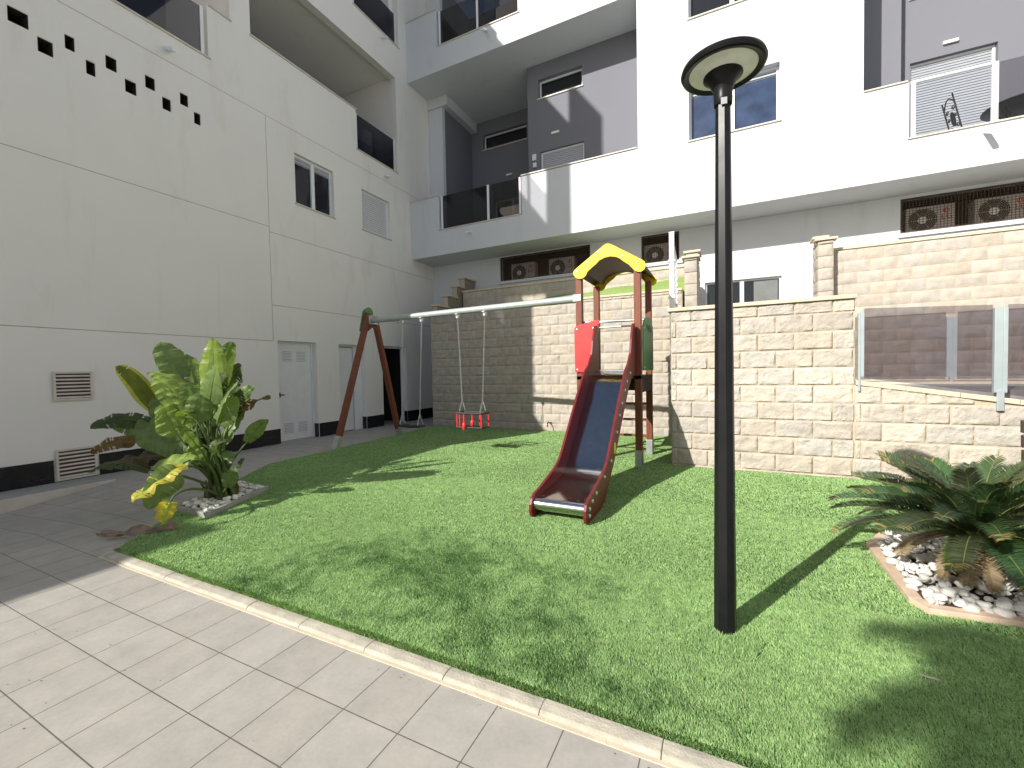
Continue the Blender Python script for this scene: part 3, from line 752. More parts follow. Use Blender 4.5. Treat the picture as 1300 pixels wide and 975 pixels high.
for a,b_ in ((2.02,3.20),(3.34,4.53),(4.67,5.9)): MB().box(a,b_,9.194,9.206,1.24,2.30).build('glass_pane', 'smoked_glass', r2)
MB().box(1.7,6.5,9.1,9.3,1.162,1.20).build('base_strip', 'coping', r2)

gt = thing('lattice_gate', (-.72,7.6,2.4), 'white metal gate with a lattice panel, seen almost edge-on above the block wall', 'gate')
b = MB(); b.bar((-.72,7.40,1.2),(-.72,7.40,3.66),.075,.075,(0,1,0)); b.box(-.762,-.678,7.36,7.44,3.66,3.68); b.build('gate_post', 'white_alu', gt, bevel=.004)
b = MB(); b.box(-.775,-.665,7.345,7.455,3.2,3.235); b.box(-.775,-.665,7.345,7.455,2.62,2.655); b.build('hinge_collar', 'white_alu', gt, bevel=.003)
b = MB(); b.bar((-.72,7.5,1.3),(-.72,7.5,3.60),.03,.03,(0,1,0)); b.bar((-.72,8.15,1.3),(-.72,8.15,3.42),.03,.03,(0,1,0))
b.bar((-.72,7.5,3.58),(-.72,8.15,3.40),.03,.03); b.bar((-.72,7.5,1.35),(-.72,8.15,1.35),.03,.03)
b.build('gate_frame', 'white_alu', gt)
b = MB()
k = 1.4
while k < 3.35:
    b.bar((-.72,7.5,k),(-.72,8.15,k+.22),.008,.008); b.bar((-.72,7.5,k+.22),(-.72,8.15,k),.008,.008); k += .11
b.build('lattice', 'white_alu', gt)

# ================================================================== LAMP POST
lm = thing('lamp_post', (.01,2.645,0), 'slim black garden lamp post with a round dish head standing on the artificial turf', 'lamp post')
b = MB(); b.lathe([(.0,0),(.058,0),(.057,.3),(.038,2.93),(.0,2.93)], 8, (.01,2.645,0), rot=R(10)); b.build('pole', 'black_metal', lm, smooth=28)
b = MB(); b.lathe([(.043,2.915),(.046,2.92),(.047,2.955),(.046,2.975),(.050,3.0),(.062,3.03),(.082,3.055),(.098,3.068),(.098,3.075),(0,3.075)], 40, (.01,2.645,0)); b.build('neck', 'black_metal', lm, smooth=35)
b = MB(); b.lathe([(.205,3.098),(.212,3.112),(.206,3.13),(.17,3.15),(.09,3.165),(0,3.17)], 72, (.01,2.645,0)); b.lathe([(.205,3.098),(.196,3.093),(.170,3.100),(.168,3.106)], 72, (.01,2.645,0))
hd = b.build('lamp_head', 'black_metal', lm, smooth=40)
b = MB(); b.lathe([(.169,3.104),(.14,3.101),(.115,3.092),(.096,3.074),(.05,3.074)], 72, (.01,2.645,0)); b.build('diffuser', 'lamp_diffuser', hd, smooth=50)
b = MB(); b.add([(.0,2.594,2.90),(.03,2.598,2.90),(.03,2.598,2.935),(.0,2.594,2.935),(.0,2.600,2.90),(.03,2.604,2.90),(.03,2.604,2.935),(.0,2.600,2.935)],[(0,1,2,3),(7,6,5,4),(0,4,5,1),(1,5,6,2),(2,6,7,3),(3,7,4,0)])
b.build('type_plate', 'bolt', lm)

# ================================================================== PLAYGROUND SET
pg = thing('playground_set', (-1.6,6.2,0), 'wooden slide tower with yellow gable roof and steel slide, joined to a swing frame', 'playground set')
PX = (-2.03,-1.13); PY = (6.63,7.68); pw = .1
for x in PX:
    for y in PY:
        b = MB(); b.box(x-pw/2,x+pw/2,y-pw/2,y+pw/2,.05,2.99); o = b.build('post', 'wood', pg, bevel=.008)
        s = MB(); s.box(x-pw/2-.005,x+pw/2+.005,y-pw/2-.005,y-pw/2+.003,-.01,.27); s.box(x+pw/2-.003,x+pw/2+.005,y-pw/2-.005,y+pw/2+.005,-.01,.27); s.box(x-pw/2-.005,x-pw/2+.003,y-pw/2,y+pw/2,-.01,.12)
        s.build('post_shoe', 'galv', o, bevel=.002)
def bolts(pts, ax, parent, r=.014, h=.010):
    b = MB()
    for p in pts:
        prof = [(r,0),(r,h*.5),(r*.6,h),(0,h)]; v=[]
        q = MB(); q.lathe(prof, 14)
        for (x,y,z) in q.v:
            v.append({'-y':(p[0]+x,p[1]-z,p[2]+y),'+x':(p[0]+z,p[1]+x,p[2]+y),'+y':(p[0]+x,p[1]+z,p[2]+y)}[ax])
        b.add(v, q.f)
    return b.build('bolt_caps', 'bolt', parent, smooth=40)
gab = [(-2.10,3.0),(-2.105,3.03),(-2.09,3.06),(-2.06,3.085),(-1.62,3.385),(-1.58,3.405),(-1.54,3.405),(-1.50,3.39),(-1.05,3.10),(-1.015,3.07),(-1.0,3.03),(-1.0,2.99),(-1.02,2.95),(-1.06,2.925),(-1.10,2.925),(-1.15,2.945),(-1.19,2.99),
       (-1.24,3.05),(-1.31,3.10),(-1.37,3.155),(-1.43,3.19),(-1.52,3.208),(-1.60,3.20),(-1.68,3.17),(-1.74,3.115),(-1.80,3.075),(-1.87,3.02),(-1.90,2.96),(-1.95,2.925),(-2.01,2.92),(-2.06,2.945)]
for y0,y1 in ((6.545,6.565),(7.745,7.765)):
    b = MB(); b.prism(gab, 1, y0, y1); o = b.build('roof_gable', 'yellow_panel', pg, bevel=.003)
    bolts([(-2.03,y0 if y0<7 else y1,3.045),(-2.03,y0 if y0<7 else y1,2.97),(-1.88,y0 if y0<7 else y1,3.16),(-1.69,y0 if y0<7 else y1,3.29),(-1.55,y0 if y0<7 else y1,3.30),(-1.33,y0 if y0<7 else y1,3.19),(-1.12,y0 if y0<7 else y1,3.07),(-1.12,y0 if y0<7 else y1,2.98)], '-y' if y0<7 else '+y', o, .016)
b = MB(); sec = [(-2.085,3.045),(-1.60,3.375),(-1.56,3.385),(-1.52,3.375),(-1.02,3.045)]
v=[]; th=.018
for y in (6.566,7.744):
    v += [(x,y,z-.004) for x,z in sec]+[(x,y,z-.004-th-.004) for x,z in sec]
f=[]
for k in range(4): f += [(k,k+1,11+k,10+k),(5+k,15+k,16+k,6+k),]
f += [(0,10,15,5),(4,9,19,14),(0,5,6,1),(1,6,7,2),(2,7,8,3),(3,8,9,4),(10,11,16,15),(11,12,17,16),(12,13,18,17),(13,14,19,18)]
b.add(v,f); b.build('roof_boards', 'roof_brown', pg)
# barrel lining under the roof
b = MB(); arc=[]; 
for k in range(17):
    a = math.pi*(k/16); arc.append((-1.555-.36*math.cos(a), 3.02+.20*math.sin(a)))
v=[]; 
for y in (6.567,7.743): v += [(x,y,z) for x,z in arc]+[(x,y,z+.008) for x,z in arc]
n=17; f=[]
for k in range(16): f += [(k,2*n+k,2*n+k+1,k+1),(n+k,n+k+1,3*n+k+1,3*n+k)]
b.add(v,f); b.build('roof_lining', 'roof_brown', pg, smooth=50)
# deck and rails
MB().box(-2.08,-1.08,6.58,7.73,1.34,1.40).build('deck', 'rubber', pg, bevel=.004)
b = MB(); b.box(-1.97,-1.19,7.69,7.725,1.12,1.338); b.box(-1.1,-1.08,6.7,7.6,1.14,1.338); b.build('deck_skirt', 'rubber', pg)
for z in (2.25,2.34): MB().tube([(-1.98,7.66,z),(-1.18,7.66,z)], .016, 12).build('grab_bar', 'galv', pg, smooth=60)
MB().tube([(-1.98,6.66,2.255),(-1.18,6.66,2.235)], .013, 12).build('grab_bar', 'galv', pg, smooth=60)
for z in (.33,.61,.89): MB().box(-1.98,-1.18,7.68,7.73,z-.02,z+.02).build('rung', 'wood_long', pg, bevel=.006)
rp_ = [(-2.095,1.46),(-1.85,1.46),(-1.84,1.55),(-1.805,1.66),(-1.775,1.78),(-1.77,1.86),(-1.785,1.92),(-1.765,1.98),(-1.775,2.05),(-1.76,2.15),(-1.73,2.19),(-1.70,2.20),(-1.695,2.245),(-1.71,2.262),(-1.745,2.262),(-1.90,2.235),(-2.06,2.185),(-2.09,2.17),(-2.10,2.14)]
o = MB().prism(rp_, 1, 6.552, 6.572).build('red_panel', 'red_panel', pg, bevel=.003)
bolts([(-2.055,6.552,2.135),(-1.795,6.552,2.14),(-2.055,6.552,1.50)], '-y', o, .016)
gp = [(6.66,1.47),(7.66,1.47),(7.66,2.12),(7.62,2.20),(7.52,2.27),(7.35,2.32),(7.15,2.33),(6.95,2.30),(6.78,2.24),(6.68,2.16),(6.66,2.08)]
o = MB().prism(gp, 0, -1.076, -1.056).build('green_panel', 'green_panel', pg, bevel=.003)
bolts([(-1.056,6.71,2.12),(-1.056,6.71,1.52),(-1.056,7.61,2.10),(-1.056,7.61,1.52)], '+x', o, .015)
sl = MB()
for k in range(4): sl.box(-1.0555,-1.054,6.98+k*.13,7.03+k*.13,2.10-.02*(k%2),2.20-.02*(k%2))
sl.build('panel_slots', 'dark_room', o)
MB().prism(gp, 0, -2.104, -2.084).build('green_panel', 'green_panel', pg, bevel=.003, label='far side panel')
# slide cheeks
prof = [(6.58,2.10),(6.52,2.16),(6.44,2.165),(6.38,2.13),(6.34,2.06),(6.27,1.93),(6.19,1.72),(6.03,1.58),(5.81,1.47),(5.63,1.30),(5.45,1.14),(5.17,.865),(4.95,.645),(4.82,.52),(4.74,.455),(4.64,.405),(4.46,.352),(4.16,.28),(3.99,.25),(3.92,.215),(3.885,.16),(3.88,.10),(3.90,.045),(3.96,.01),(4.08,-.005),(4.3,-.005),(4.48,.02),(4.64,.09),(4.80,.20),(5.06,.385),(5.29,.59),(5.69,.955),(6.0,1.22),(6.2,1.35),(6.36,1.40),(6.58,1.41)]
cheeks = []
for x0,x1 in ((-1.745,-1.715),(-1.185,-1.155)):
    o = MB().prism(prof, 0, x0, x1).build('slide_side', 'maroon', pg, bevel=.004); cheeks.append(o)
bolts([(-1.155,y,z) for y,z in [(3.985,.09),(3.99,.155),(4.09,.205),(4.24,.245),(4.58,.33),(4.9,.44),(5.22,.73),(5.38,.92),(5.52,1.06),(5.72,1.22),(5.86,1.33),(6.1,1.44)]], '+x', cheeks[1], .021, .015)
b = MB(); q = MB(); q.lathe([(.038,0),(.05,.004),(.045,.010),(.0,.010)], 20); b.add([(-1.155+z, 5.08+x, .56+y*1.5) for x,y,z in q.v], q.f); b.build('round_badge', 'yellow_panel', cheeks[1], smooth=40)
# slide bed
bed = [(6.60,1.455),(6.36,1.452),(6.24,1.44),(6.16,1.40),(6.0,1.262),(5.6,.90),(5.2,.54),(5.02,.378),(4.90,.292),(4.80,.258),(4.6,.235),(4.2,.21),(4.02,.198)]
b = MB(); v=[]; n=len(bed)
for x in (-1.716,-1.184): v += [(x,y,z) for y,z in bed]
for x in (-1.716,-1.184): v += [(x,y,z-.006) for y,z in bed]
f=[(k,k+1,n+k+1,n+k) for k in range(n-1)]+[(2*n+k,3*n+k,3*n+k+1,2*n+k+1) for k in range(n-1)]+[(0,n,3*n,2*n),(n-1,3*n-1,4*n-1,2*n-1)]
b.add(v,f); b.build('slide_bed', 'steel_brushed', pg, smooth=30)
rr = random.Random(44); b = MB()
for k in range(70):
    x=rr.uniform(-1.70,-1.20); y=4.06+.75*rr.random()**1.3; z=.2065+(y-4.2)*.058 if y<4.8 else .25; r_=rr.uniform(.003,.008); a_=rr.uniform(0,3.1)
    b.add([(x+r_*math.cos(a_+q*2.1),y+r_*1.3*math.sin(a_+q*2.1),z+.0025+(.002 if q==1 else 0)) for q in range(3)],[(0,1,2)])
b.build('dust_specks', 'pale_debris', pg, recalc=False, kind='stuff')
b = MB(); b.tube([(-1.714,3.985,.145),(-1.186,3.985,.145)], .062, 28); b.build('exit_roll', 'chrome', pg, smooth=50)
MB().tube([(-1.72,6.36,1.475),(-1.18,6.36,1.475)], .018, 12).build('slide_lip', 'chrome', pg, smooth=50)
# swing frame
bA = Vector((-2.09,6.66,2.635)); bB = Vector((-6.86,7.07,2.655))
MB().tube([bA, bB], .058, 24).build('beam', 'galv_paint', pg, smooth=50)
b = MB(); b.box(-2.12,-1.99,6.568,6.578,2.58,2.69); b.box(-2.125,-2.10,6.58,6.73,2.58,2.69); o = b.build('beam_bracket', 'galv_paint', pg, bevel=.003)
bolts([(-2.02,6.568,2.66),(-2.02,6.568,2.60)], '-y', o, .010)
def leg(a, c):
    return MB().bar(a, c, .095, .115, (1,0,0)).build('frame_leg', 'wood', pg, bevel=.008)
l1 = leg((-6.84,6.98,2.80),(-6.93,6.08,.0)); l2 = leg((-6.84,7.16,2.72),(-7.02,8.06,.0))
for (p,q_,l) in (((-6.93,6.075,0),(-6.92,6.16,.26),l1),((-7.02,8.06,0),(-7.00,7.98,.26),l2)):
    MB().bar(p, q_, .103, .124, (1,0,0)).build('leg_shoe', 'galv', l)
cap = []
for k in range(25):
    a = math.pi*k/24; cap.append((7.06+.115*math.cos(a), 2.83+.115*math.sin(a)))
cap += [(6.945,2.60),(6.985,2.55),(7.135,2.55),(7.175,2.60)]
MB().prism(cap, 0, -6.915, -6.893).build('frame_cap', 'green_panel', pg, bevel=.003)
cp2 = [(6.80,2.42),(6.86,2.38),(6.95,2.45),(7.02,2.84),(6.96,2.90),(6.90,2.84)]
MB().prism(cp2, 0, -6.94, -6.918).build('frame_cap', 'green_panel', pg, bevel=.003)
b = MB(); b.box(-6.79,-6.775,6.93,7.19,2.57,2.75); b.box(-6.80,-6.70,6.95,7.17,2.56,2.575); b.box(-6.80,-6.72,6.95,7.17,2.74,2.752); b.build('apex_bracket', 'galv', pg, bevel=.002)
b = MB(); b.prism([(6.96,2.54),(7.16,2.54),(7.20,2.42),(7.14,2.46),(7.10,2.50),(7.04,2.50),(6.99,2.46),(6.93,2.42)], 0, -6.85,-6.80); b.build('apex_brace', 'wood', pg)

def beam_at(x):
    t = (x-bA.x)/(bB.x-bA.x); return bA.lerp(bB, t)
def chain(mb, a, b, r=.0042, L=.034):
    a = Vector(a); b = Vector(b); d = (b-a); n = max(1, round(d.length/(L*.78))); d.normalize()
    s = d.cross(Vector((0,1,0))).normalized(); q = d.cross(s)
    for i in range(n):
        c = a.lerp(b, (i+.5)/n); w = s if i % 2 else q; pts = []
        for k in range(10):
            t = 2*math.pi*k/10; pts.append(c+d*math.cos(t)*L*.5+w*math.sin(t)*L*.3)
        v=[]; f=[]; nn = d.cross(w)
        for k in range(10):
            t = 2*math.pi*k/10; rad = (d*math.cos(t)+w*math.sin(t)).normalized()
            for e in range(4):
                u = 2*math.pi*e/4; v.append(pts[k]+(rad*math.cos(u)+nn*math.sin(u))*r)
        for k in range(10):
            for e in range(4): f.append((k*4+e,k*4+(e+1)%4,((k+1)%10)*4+(e+1)%4,((k+1)%10)*4+e))
        mb.add(v,f)
def hanger(x, root):
    p = beam_at(x); b = MB()
    b.box(p.x-.022,p.x+.022,p.y-.03,p.y+.03,p.z-.105,p.z-.052); b.tube([(p.x,p.y-.03,p.z-.11),(p.x,p.y+.03,p.z-.11)], .022, 12)
    b.box(p.x-.03,p.x+.03,p.y-.062,p.y+.062,p.z-.062,p.z-.050)
    b.build('hanger', 'galv', root, bevel=.003)
    return Vector((p.x,p.y,p.z-.13))
# flat swing
s1 = thing('swing', (-5.72,7.0,.42), 'flat black swing seat on chains, left of the red cradle swing', 'swing', 'swings under the steel beam')
for xt, xs_ in ((-5.93,-5.99),(-5.40,-5.50)):
    h = hanger(xt, s1); y = h.y; cb = MB(); k = Vector((xs_+.0, y, .66))
    chain(cb, h, k); chain(cb, k, (xs_, y-.085, .45)); chain(cb, k, (xs_, y+.085, .45)); cb.build('chain', 'galv', s1, smooth=60)
yy = beam_at(-5.72).y
b = MB(); v=[]
sec = [(-6.02,.425),(-5.96,.43),(-5.75,.418),(-5.54,.43),(-5.47,.425)]
for y in (yy-.10,yy+.10): v += [(x,y,z) for x,z in sec]+[(x,y,z-.035) for x,z in sec]
f=[]
for k in range(4): f += [(k,k+1,11+k,10+k),(5+k,15+k,16+k,6+k),(k,5+k,6+k,k+1),(10+k,11+k,16+k,15+k)]
f += [(0,10,15,5),(4,9,19,14)]
b.add(v,f); b.build('seat', 'rubber', s1, bevel=.01)
# cradle swing
s2 = thing('swing', (-4.2,6.87,.5), 'cradle swing with red rods and black frame hanging in front of the shaded block wall', 'swing', 'swings under the steel beam')
for xt, xs_ in ((-4.49,-4.43),(-3.87,-3.95)):
    h = hanger(xt, s2); y = h.y; cb = MB(); k = Vector((xs_, y, .98))
    chain(cb, h, k); chain(cb, k, (xs_, y-.11, .755)); chain(cb, k, (xs_, y+.11, .755)); cb.build('chain', 'galv', s2, smooth=60)
yy = beam_at(-4.2).y; x0,x1,y0,y1 = -4.47,-3.92,yy-.13,yy+.13
b = MB(); ring = [(x0,y0,.735),(x1,y0,.735),(x1,y1,.735),(x0,y1,.735)]
for k in range(4): b.tube([ring[k], ring[(k+1)%4]], .02, 10)
b.build('top_frame', 'rubber', s2, smooth=50)
b = MB(); b.box(x0-.01,x1+.01,y0-.01,y1+.01,.455,.485); b.build('seat', 'rubber', s2, bevel=.01)
rods = [(x0+.02,y0),(x0+.08,y0),(x1-.01,y0),(x0,y1),(x0+.19,y1),(x1-.19,y1),(x1,y1)]
b = MB()
for rx,ry in rods: b.tube([(rx,ry,.485),(rx,ry,.72)], .014, 10)
b.build('rods', 'red_rubber', s2, smooth=50)
for rx,ry,z0,zb in ((x0+.19,y0-.03,.43,.55),(x1-.20,y0,.50,.60)):
    b = MB(); b.tube([(rx,ry,.72),(rx,ry,zb)], .013, 10); b.tube([(rx,ry,zb+.02),(rx,ry,zb),(rx,ry,z0+.03),(rx,ry,z0)], [.014,.032,.034,.018], 14)
    b.build('bumper', 'red_rubber', s2, smooth=50)

# tap on the swing wall
tp = thing('water_tap', (-3.78,9.76,.2), 'small dark water tap at the foot of the sunlit block wall', 'tap')
b = MB(); b.tube([(-3.80,9.79,.22),(-3.80,9.70,.235),(-3.79,9.64,.225),(-3.79,9.62,.17),(-3.79,9.62,.13)], .013, 10); b.build('spout', 'black_metal', tp, smooth=60)
b = MB(); b.tube([(-3.80,9.70,.24),(-3.80,9.70,.275)], .008, 8); b.box(-3.83,-3.77,9.693,9.707,.272,.284); b.build('handle', 'bolt', tp)

# ================================================================== BALCONY FURNITURE
ch = thing('iron_chair', (4.1,11.5,5.36), 'black scrolled wrought iron chair behind the balcony glass at the upper right', 'chair')
b = MB(); x0 = 4.02
def cp_(y, z): return (x0-.0+.10*(1-(z-5.8)/.95)+0, y, z)
A = lambda y,z: (x0+.14-.20*((z-5.8)/.95), y, z)
b.tube([A(11.28,5.82),A(11.28,6.66)], .013, 8); b.tube([A(11.70,5.82),A(11.70,6.66)], .013, 8)
arc = [A(11.28+.42*k/12, 6.50+.14*math.sin(math.pi*k/12)) for k in range(13)]; b.tube(arc, .011, 8)
b.tube([A(11.28,5.95),A(11.70,5.95)], .010, 8)
for cy,cz,r,sg in ((11.37,6.42,.05,1),(11.61,6.42,.05,-1),(11.36,6.08,.05,1),(11.62,6.08,.05,-1),(11.36,6.27,.035,1),(11.62,6.27,.035,-1)):
    pts = [A(cy+sg*r*(1-.05*k)*math.cos(k*.55), cz+r*(1-.05*k)*math.sin(k*.55)) for k in range(14)]; b.tube(pts, .008, 6)
pts = [A(11.49+.075*math.cos(a), 6.25+.14*math.sin(a)) for a in [2*math.pi*k/20 for k in range(20)]]
b.add(pts+[(p[0]+.015,p[1],p[2]) for p in pts], [tuple(range(20)),tuple(range(39,19,-1))]+[(k,20+k,20+(k+1)%20,(k+1)%20) for k in range(20)])
b.build('backrest', 'black_metal', ch, smooth=50)
b = MB(); b.lathe([(0,5.80),(.22,5.80),(.235,5.815),(.22,5.84),(0,5.85)], 24, (4.38,11.49,0)); b.build('seat', 'black_metal', ch, smooth=40)
for dx,dy in ((-.17,-.17),(.17,-.17),(-.17,.17),(.17,.17)):
    MB().tube([(4.38+dx,11.49+dy,5.81),(4.38+dx*1.25,11.49+dy*1.25,5.36)], .012, 8).build('leg', 'black_metal', ch, smooth=60)
tb = thing('iron_table', (5.0,11.5,5.36), 'round dark iron table on the balcony right of the scrolled chair', 'table')
b = MB(); b.lathe([(0,6.14),(.50,6.14),(.525,6.15),(.525,6.165),(.50,6.175),(0,6.175)], 40, (5.02,11.5,.1)); b.build('table_top', 'black_metal', tb, smooth=40)
for a in (0.4,1.97,3.54,5.1):
    c_,s_ = math.cos(a), math.sin(a)
    MB().tube([(5.02+.28*c_,11.5+.28*s_,6.24),(5.02+.18*c_,11.5+.18*s_,6.05),(5.02+.14*c_,11.5+.14*s_,5.7),(5.02+.34*c_,11.5+.34*s_,5.36)], .013, 8).build('leg', 'black_metal', tb, smooth=60)

# bench edge at the right
bn = thing('slatted_bench', (3.2,5.9,0), 'dark brown slatted bench just entering the right edge beside the block wall', 'bench')
b = MB()
for k in range(3): b.box(2.66,4.1,5.98+.01*k,6.02+.01*k,.50+k*.145,.625+k*.145)
b.build('backrest', 'bench_brown', bn, bevel=.008)
b = MB()
for k in range(3): b.box(2.60,4.1,5.52+k*.15,5.65+k*.15,.42,.455)
b.build('seat', 'bench_brown', bn, bevel=.008)
for x in (2.78,3.9):
    MB().box(x-.03,x+.03,5.55,5.61,.01,.418).build('leg', 'black_metal', bn, bevel=.004); MB().box(x-.03,x+.03,5.92,5.975,.01,.95).build('leg', 'black_metal', bn, bevel=.004)

# ================================================================== PLANTERS
PL = [(-5.47,2.58),(-4.86,2.57),(-5.30,3.56),(-5.92,3.58)]
def inset(poly, d):
    n=len(poly); out=[]
    for i in range(n):
        p0=Vector(poly[i-1]); p=Vector(poly[i]); p1=Vector(poly[(i+1)%n])
        e0=(p-p0).normalized(); e1=(p1-p).normalized(); n0=Vector((-e0.y,e0.x)); n1=Vector((-e1.y,e1.x))
        bis=(n0+n1); bis=bis/max(.3,bis.dot(n0)); out.append(tuple(p+bis*d))
    return out
def border(poly, wdt, z0, z1, name, m, label):
    q = inset(poly, wdt); n=len(poly); b=MB()
    for i in range(n):
        j=(i+1)%n; v=[(*poly[i],z0),(*poly[j],z0),(*q[j],z0),(*q[i],z0),(*poly[i],z1),(*poly[j],z1),(*q[j],z1),(*q[i],z1)]
        b.add(v,[(3,2,1,0),(4,5,6,7),(0,1,5,4),(1,2,6,5),(2,3,7,6),(3,0,4,7)])
    return b.build(name, m, bevel=.004, label=label, category='planter edging')
border(PL, .045, 0, .07, 'planter_edging', 'concrete', 'grey concrete edging of the white stone bed under the big-leaved plant')
PRp = [(1.045,4.35),(1.035,3.42),(1.09,3.31),(1.40,3.335),(2.5,3.40),(2.5,4.75),(1.25,4.75)]
border(PRp, .07, 0, .05, 'planter_edging', 'peach_stone', 'peach stone edging around the sago palm bed')
def inside(poly, x, y):
    c=False; n=len(poly); j=n-1
    for i in range(n):
        xi,yi=poly[i]; xj,yj=poly[j]
        if (yi>y)!=(yj>y) and x < (xj-xi)*(y-yi)/(yj-yi)+xi: c = not c
        j=i
    return c
MB().prism(inset(PL,.04), 2, .015, .03).build('planting_soil', 'soil', kind='structure')
MB().prism(inset(PRp,.065), 2, .015, .03).build('planting_soil', 'soil', kind='structure')
def pebbles(poly, n, r0, r1, hole, label):
    b = MB(); rr = random.Random(n); q = inset(poly, .06); placed=[]
    xs_=[p[0] for p in q]; ys_=[p[1] for p in q]; tries=0
    while len(placed) < n and tries < n*60:
        tries += 1
        x=rr.uniform(min(xs_),max(xs_)); y=rr.uniform(min(ys_),max(ys_)); r=rr.uniform(r0,r1)
        if not inside(q,x,y) or math.hypot(x-hole[0],y-hole[1])<hole[2]: continue
        lay = 0 if all(math.hypot(x-a,y-b_)>(r+c)*.78 for a,b_,c,l in placed) else 1
        if lay and (rr.random()<.72 or any(l and math.hypot(x-a,y-b_)<(r+c)*.85 for a,b_,c,l in placed)): continue
        placed.append((x,y,r,lay)); sh=rr.uniform(.78,1.08)
        b.ico((x,y,.035+r*.4+lay*r*.8), r, r*rr.uniform(.65,.95), r*rr.uniform(.5,.75), 2, rr.randrange(9999), .5, (sh,sh*.99,sh*.96))
    b.build('pebbles', 'pebble', tint=True, smooth=60, kind='stuff')
pebbles(PL, 230, .022, .045, (-5.35,3.02,.10), '')
pebbles(PRp, 460, .024, .044, (1.54,3.98,.10), '')

# ================================================================== BROAD-LEAVED PLANT
bp = thing('bird_of_paradise_plant', (-5.35,3.03,0), 'tall clump of broad leaves, some yellow and torn, in the stone bed at left', 'plant')
LEAVES = [
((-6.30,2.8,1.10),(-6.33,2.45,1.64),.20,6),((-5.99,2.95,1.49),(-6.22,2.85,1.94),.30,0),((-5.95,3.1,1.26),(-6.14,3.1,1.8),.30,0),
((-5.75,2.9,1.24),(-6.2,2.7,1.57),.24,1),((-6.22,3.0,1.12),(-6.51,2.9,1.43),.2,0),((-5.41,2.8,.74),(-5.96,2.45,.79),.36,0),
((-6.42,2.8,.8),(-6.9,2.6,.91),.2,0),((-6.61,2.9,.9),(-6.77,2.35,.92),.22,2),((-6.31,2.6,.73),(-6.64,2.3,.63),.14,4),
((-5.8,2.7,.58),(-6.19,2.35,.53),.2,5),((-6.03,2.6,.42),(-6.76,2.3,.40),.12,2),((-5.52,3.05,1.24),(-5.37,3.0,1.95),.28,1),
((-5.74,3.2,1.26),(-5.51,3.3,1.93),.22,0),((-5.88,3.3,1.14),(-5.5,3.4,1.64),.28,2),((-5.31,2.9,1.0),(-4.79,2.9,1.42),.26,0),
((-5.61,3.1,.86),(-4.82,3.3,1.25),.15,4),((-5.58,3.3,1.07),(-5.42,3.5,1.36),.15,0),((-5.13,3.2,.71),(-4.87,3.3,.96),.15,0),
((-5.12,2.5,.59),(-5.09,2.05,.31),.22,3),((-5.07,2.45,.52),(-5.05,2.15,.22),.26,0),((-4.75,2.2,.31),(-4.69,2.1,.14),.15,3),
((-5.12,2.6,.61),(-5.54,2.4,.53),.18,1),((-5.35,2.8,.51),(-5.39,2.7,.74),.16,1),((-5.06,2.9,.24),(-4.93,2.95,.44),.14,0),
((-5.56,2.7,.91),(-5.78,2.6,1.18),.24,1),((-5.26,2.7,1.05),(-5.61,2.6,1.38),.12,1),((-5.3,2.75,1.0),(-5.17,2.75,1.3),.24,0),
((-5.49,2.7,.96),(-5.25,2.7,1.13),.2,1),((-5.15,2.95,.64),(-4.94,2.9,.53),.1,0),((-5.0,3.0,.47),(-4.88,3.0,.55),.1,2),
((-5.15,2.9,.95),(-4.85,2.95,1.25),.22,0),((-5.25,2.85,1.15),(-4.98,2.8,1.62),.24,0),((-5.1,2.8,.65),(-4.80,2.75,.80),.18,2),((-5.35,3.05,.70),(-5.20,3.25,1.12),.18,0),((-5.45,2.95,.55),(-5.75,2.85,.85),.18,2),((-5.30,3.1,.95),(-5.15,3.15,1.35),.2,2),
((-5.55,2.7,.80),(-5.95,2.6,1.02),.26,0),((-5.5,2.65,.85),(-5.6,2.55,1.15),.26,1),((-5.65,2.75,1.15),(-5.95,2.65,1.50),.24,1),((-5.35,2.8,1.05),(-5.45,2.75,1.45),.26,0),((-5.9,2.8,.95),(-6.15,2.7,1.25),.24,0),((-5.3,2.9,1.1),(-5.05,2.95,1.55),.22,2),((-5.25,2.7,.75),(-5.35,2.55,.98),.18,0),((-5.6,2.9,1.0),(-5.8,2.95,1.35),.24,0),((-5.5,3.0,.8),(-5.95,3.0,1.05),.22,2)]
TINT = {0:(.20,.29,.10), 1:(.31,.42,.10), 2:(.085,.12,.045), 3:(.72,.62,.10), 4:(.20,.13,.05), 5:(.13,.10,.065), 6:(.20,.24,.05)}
CAM = Vector((0,0,1.5))
fol = MB(); yel = MB(); stems = MB()
rr = random.Random(5)
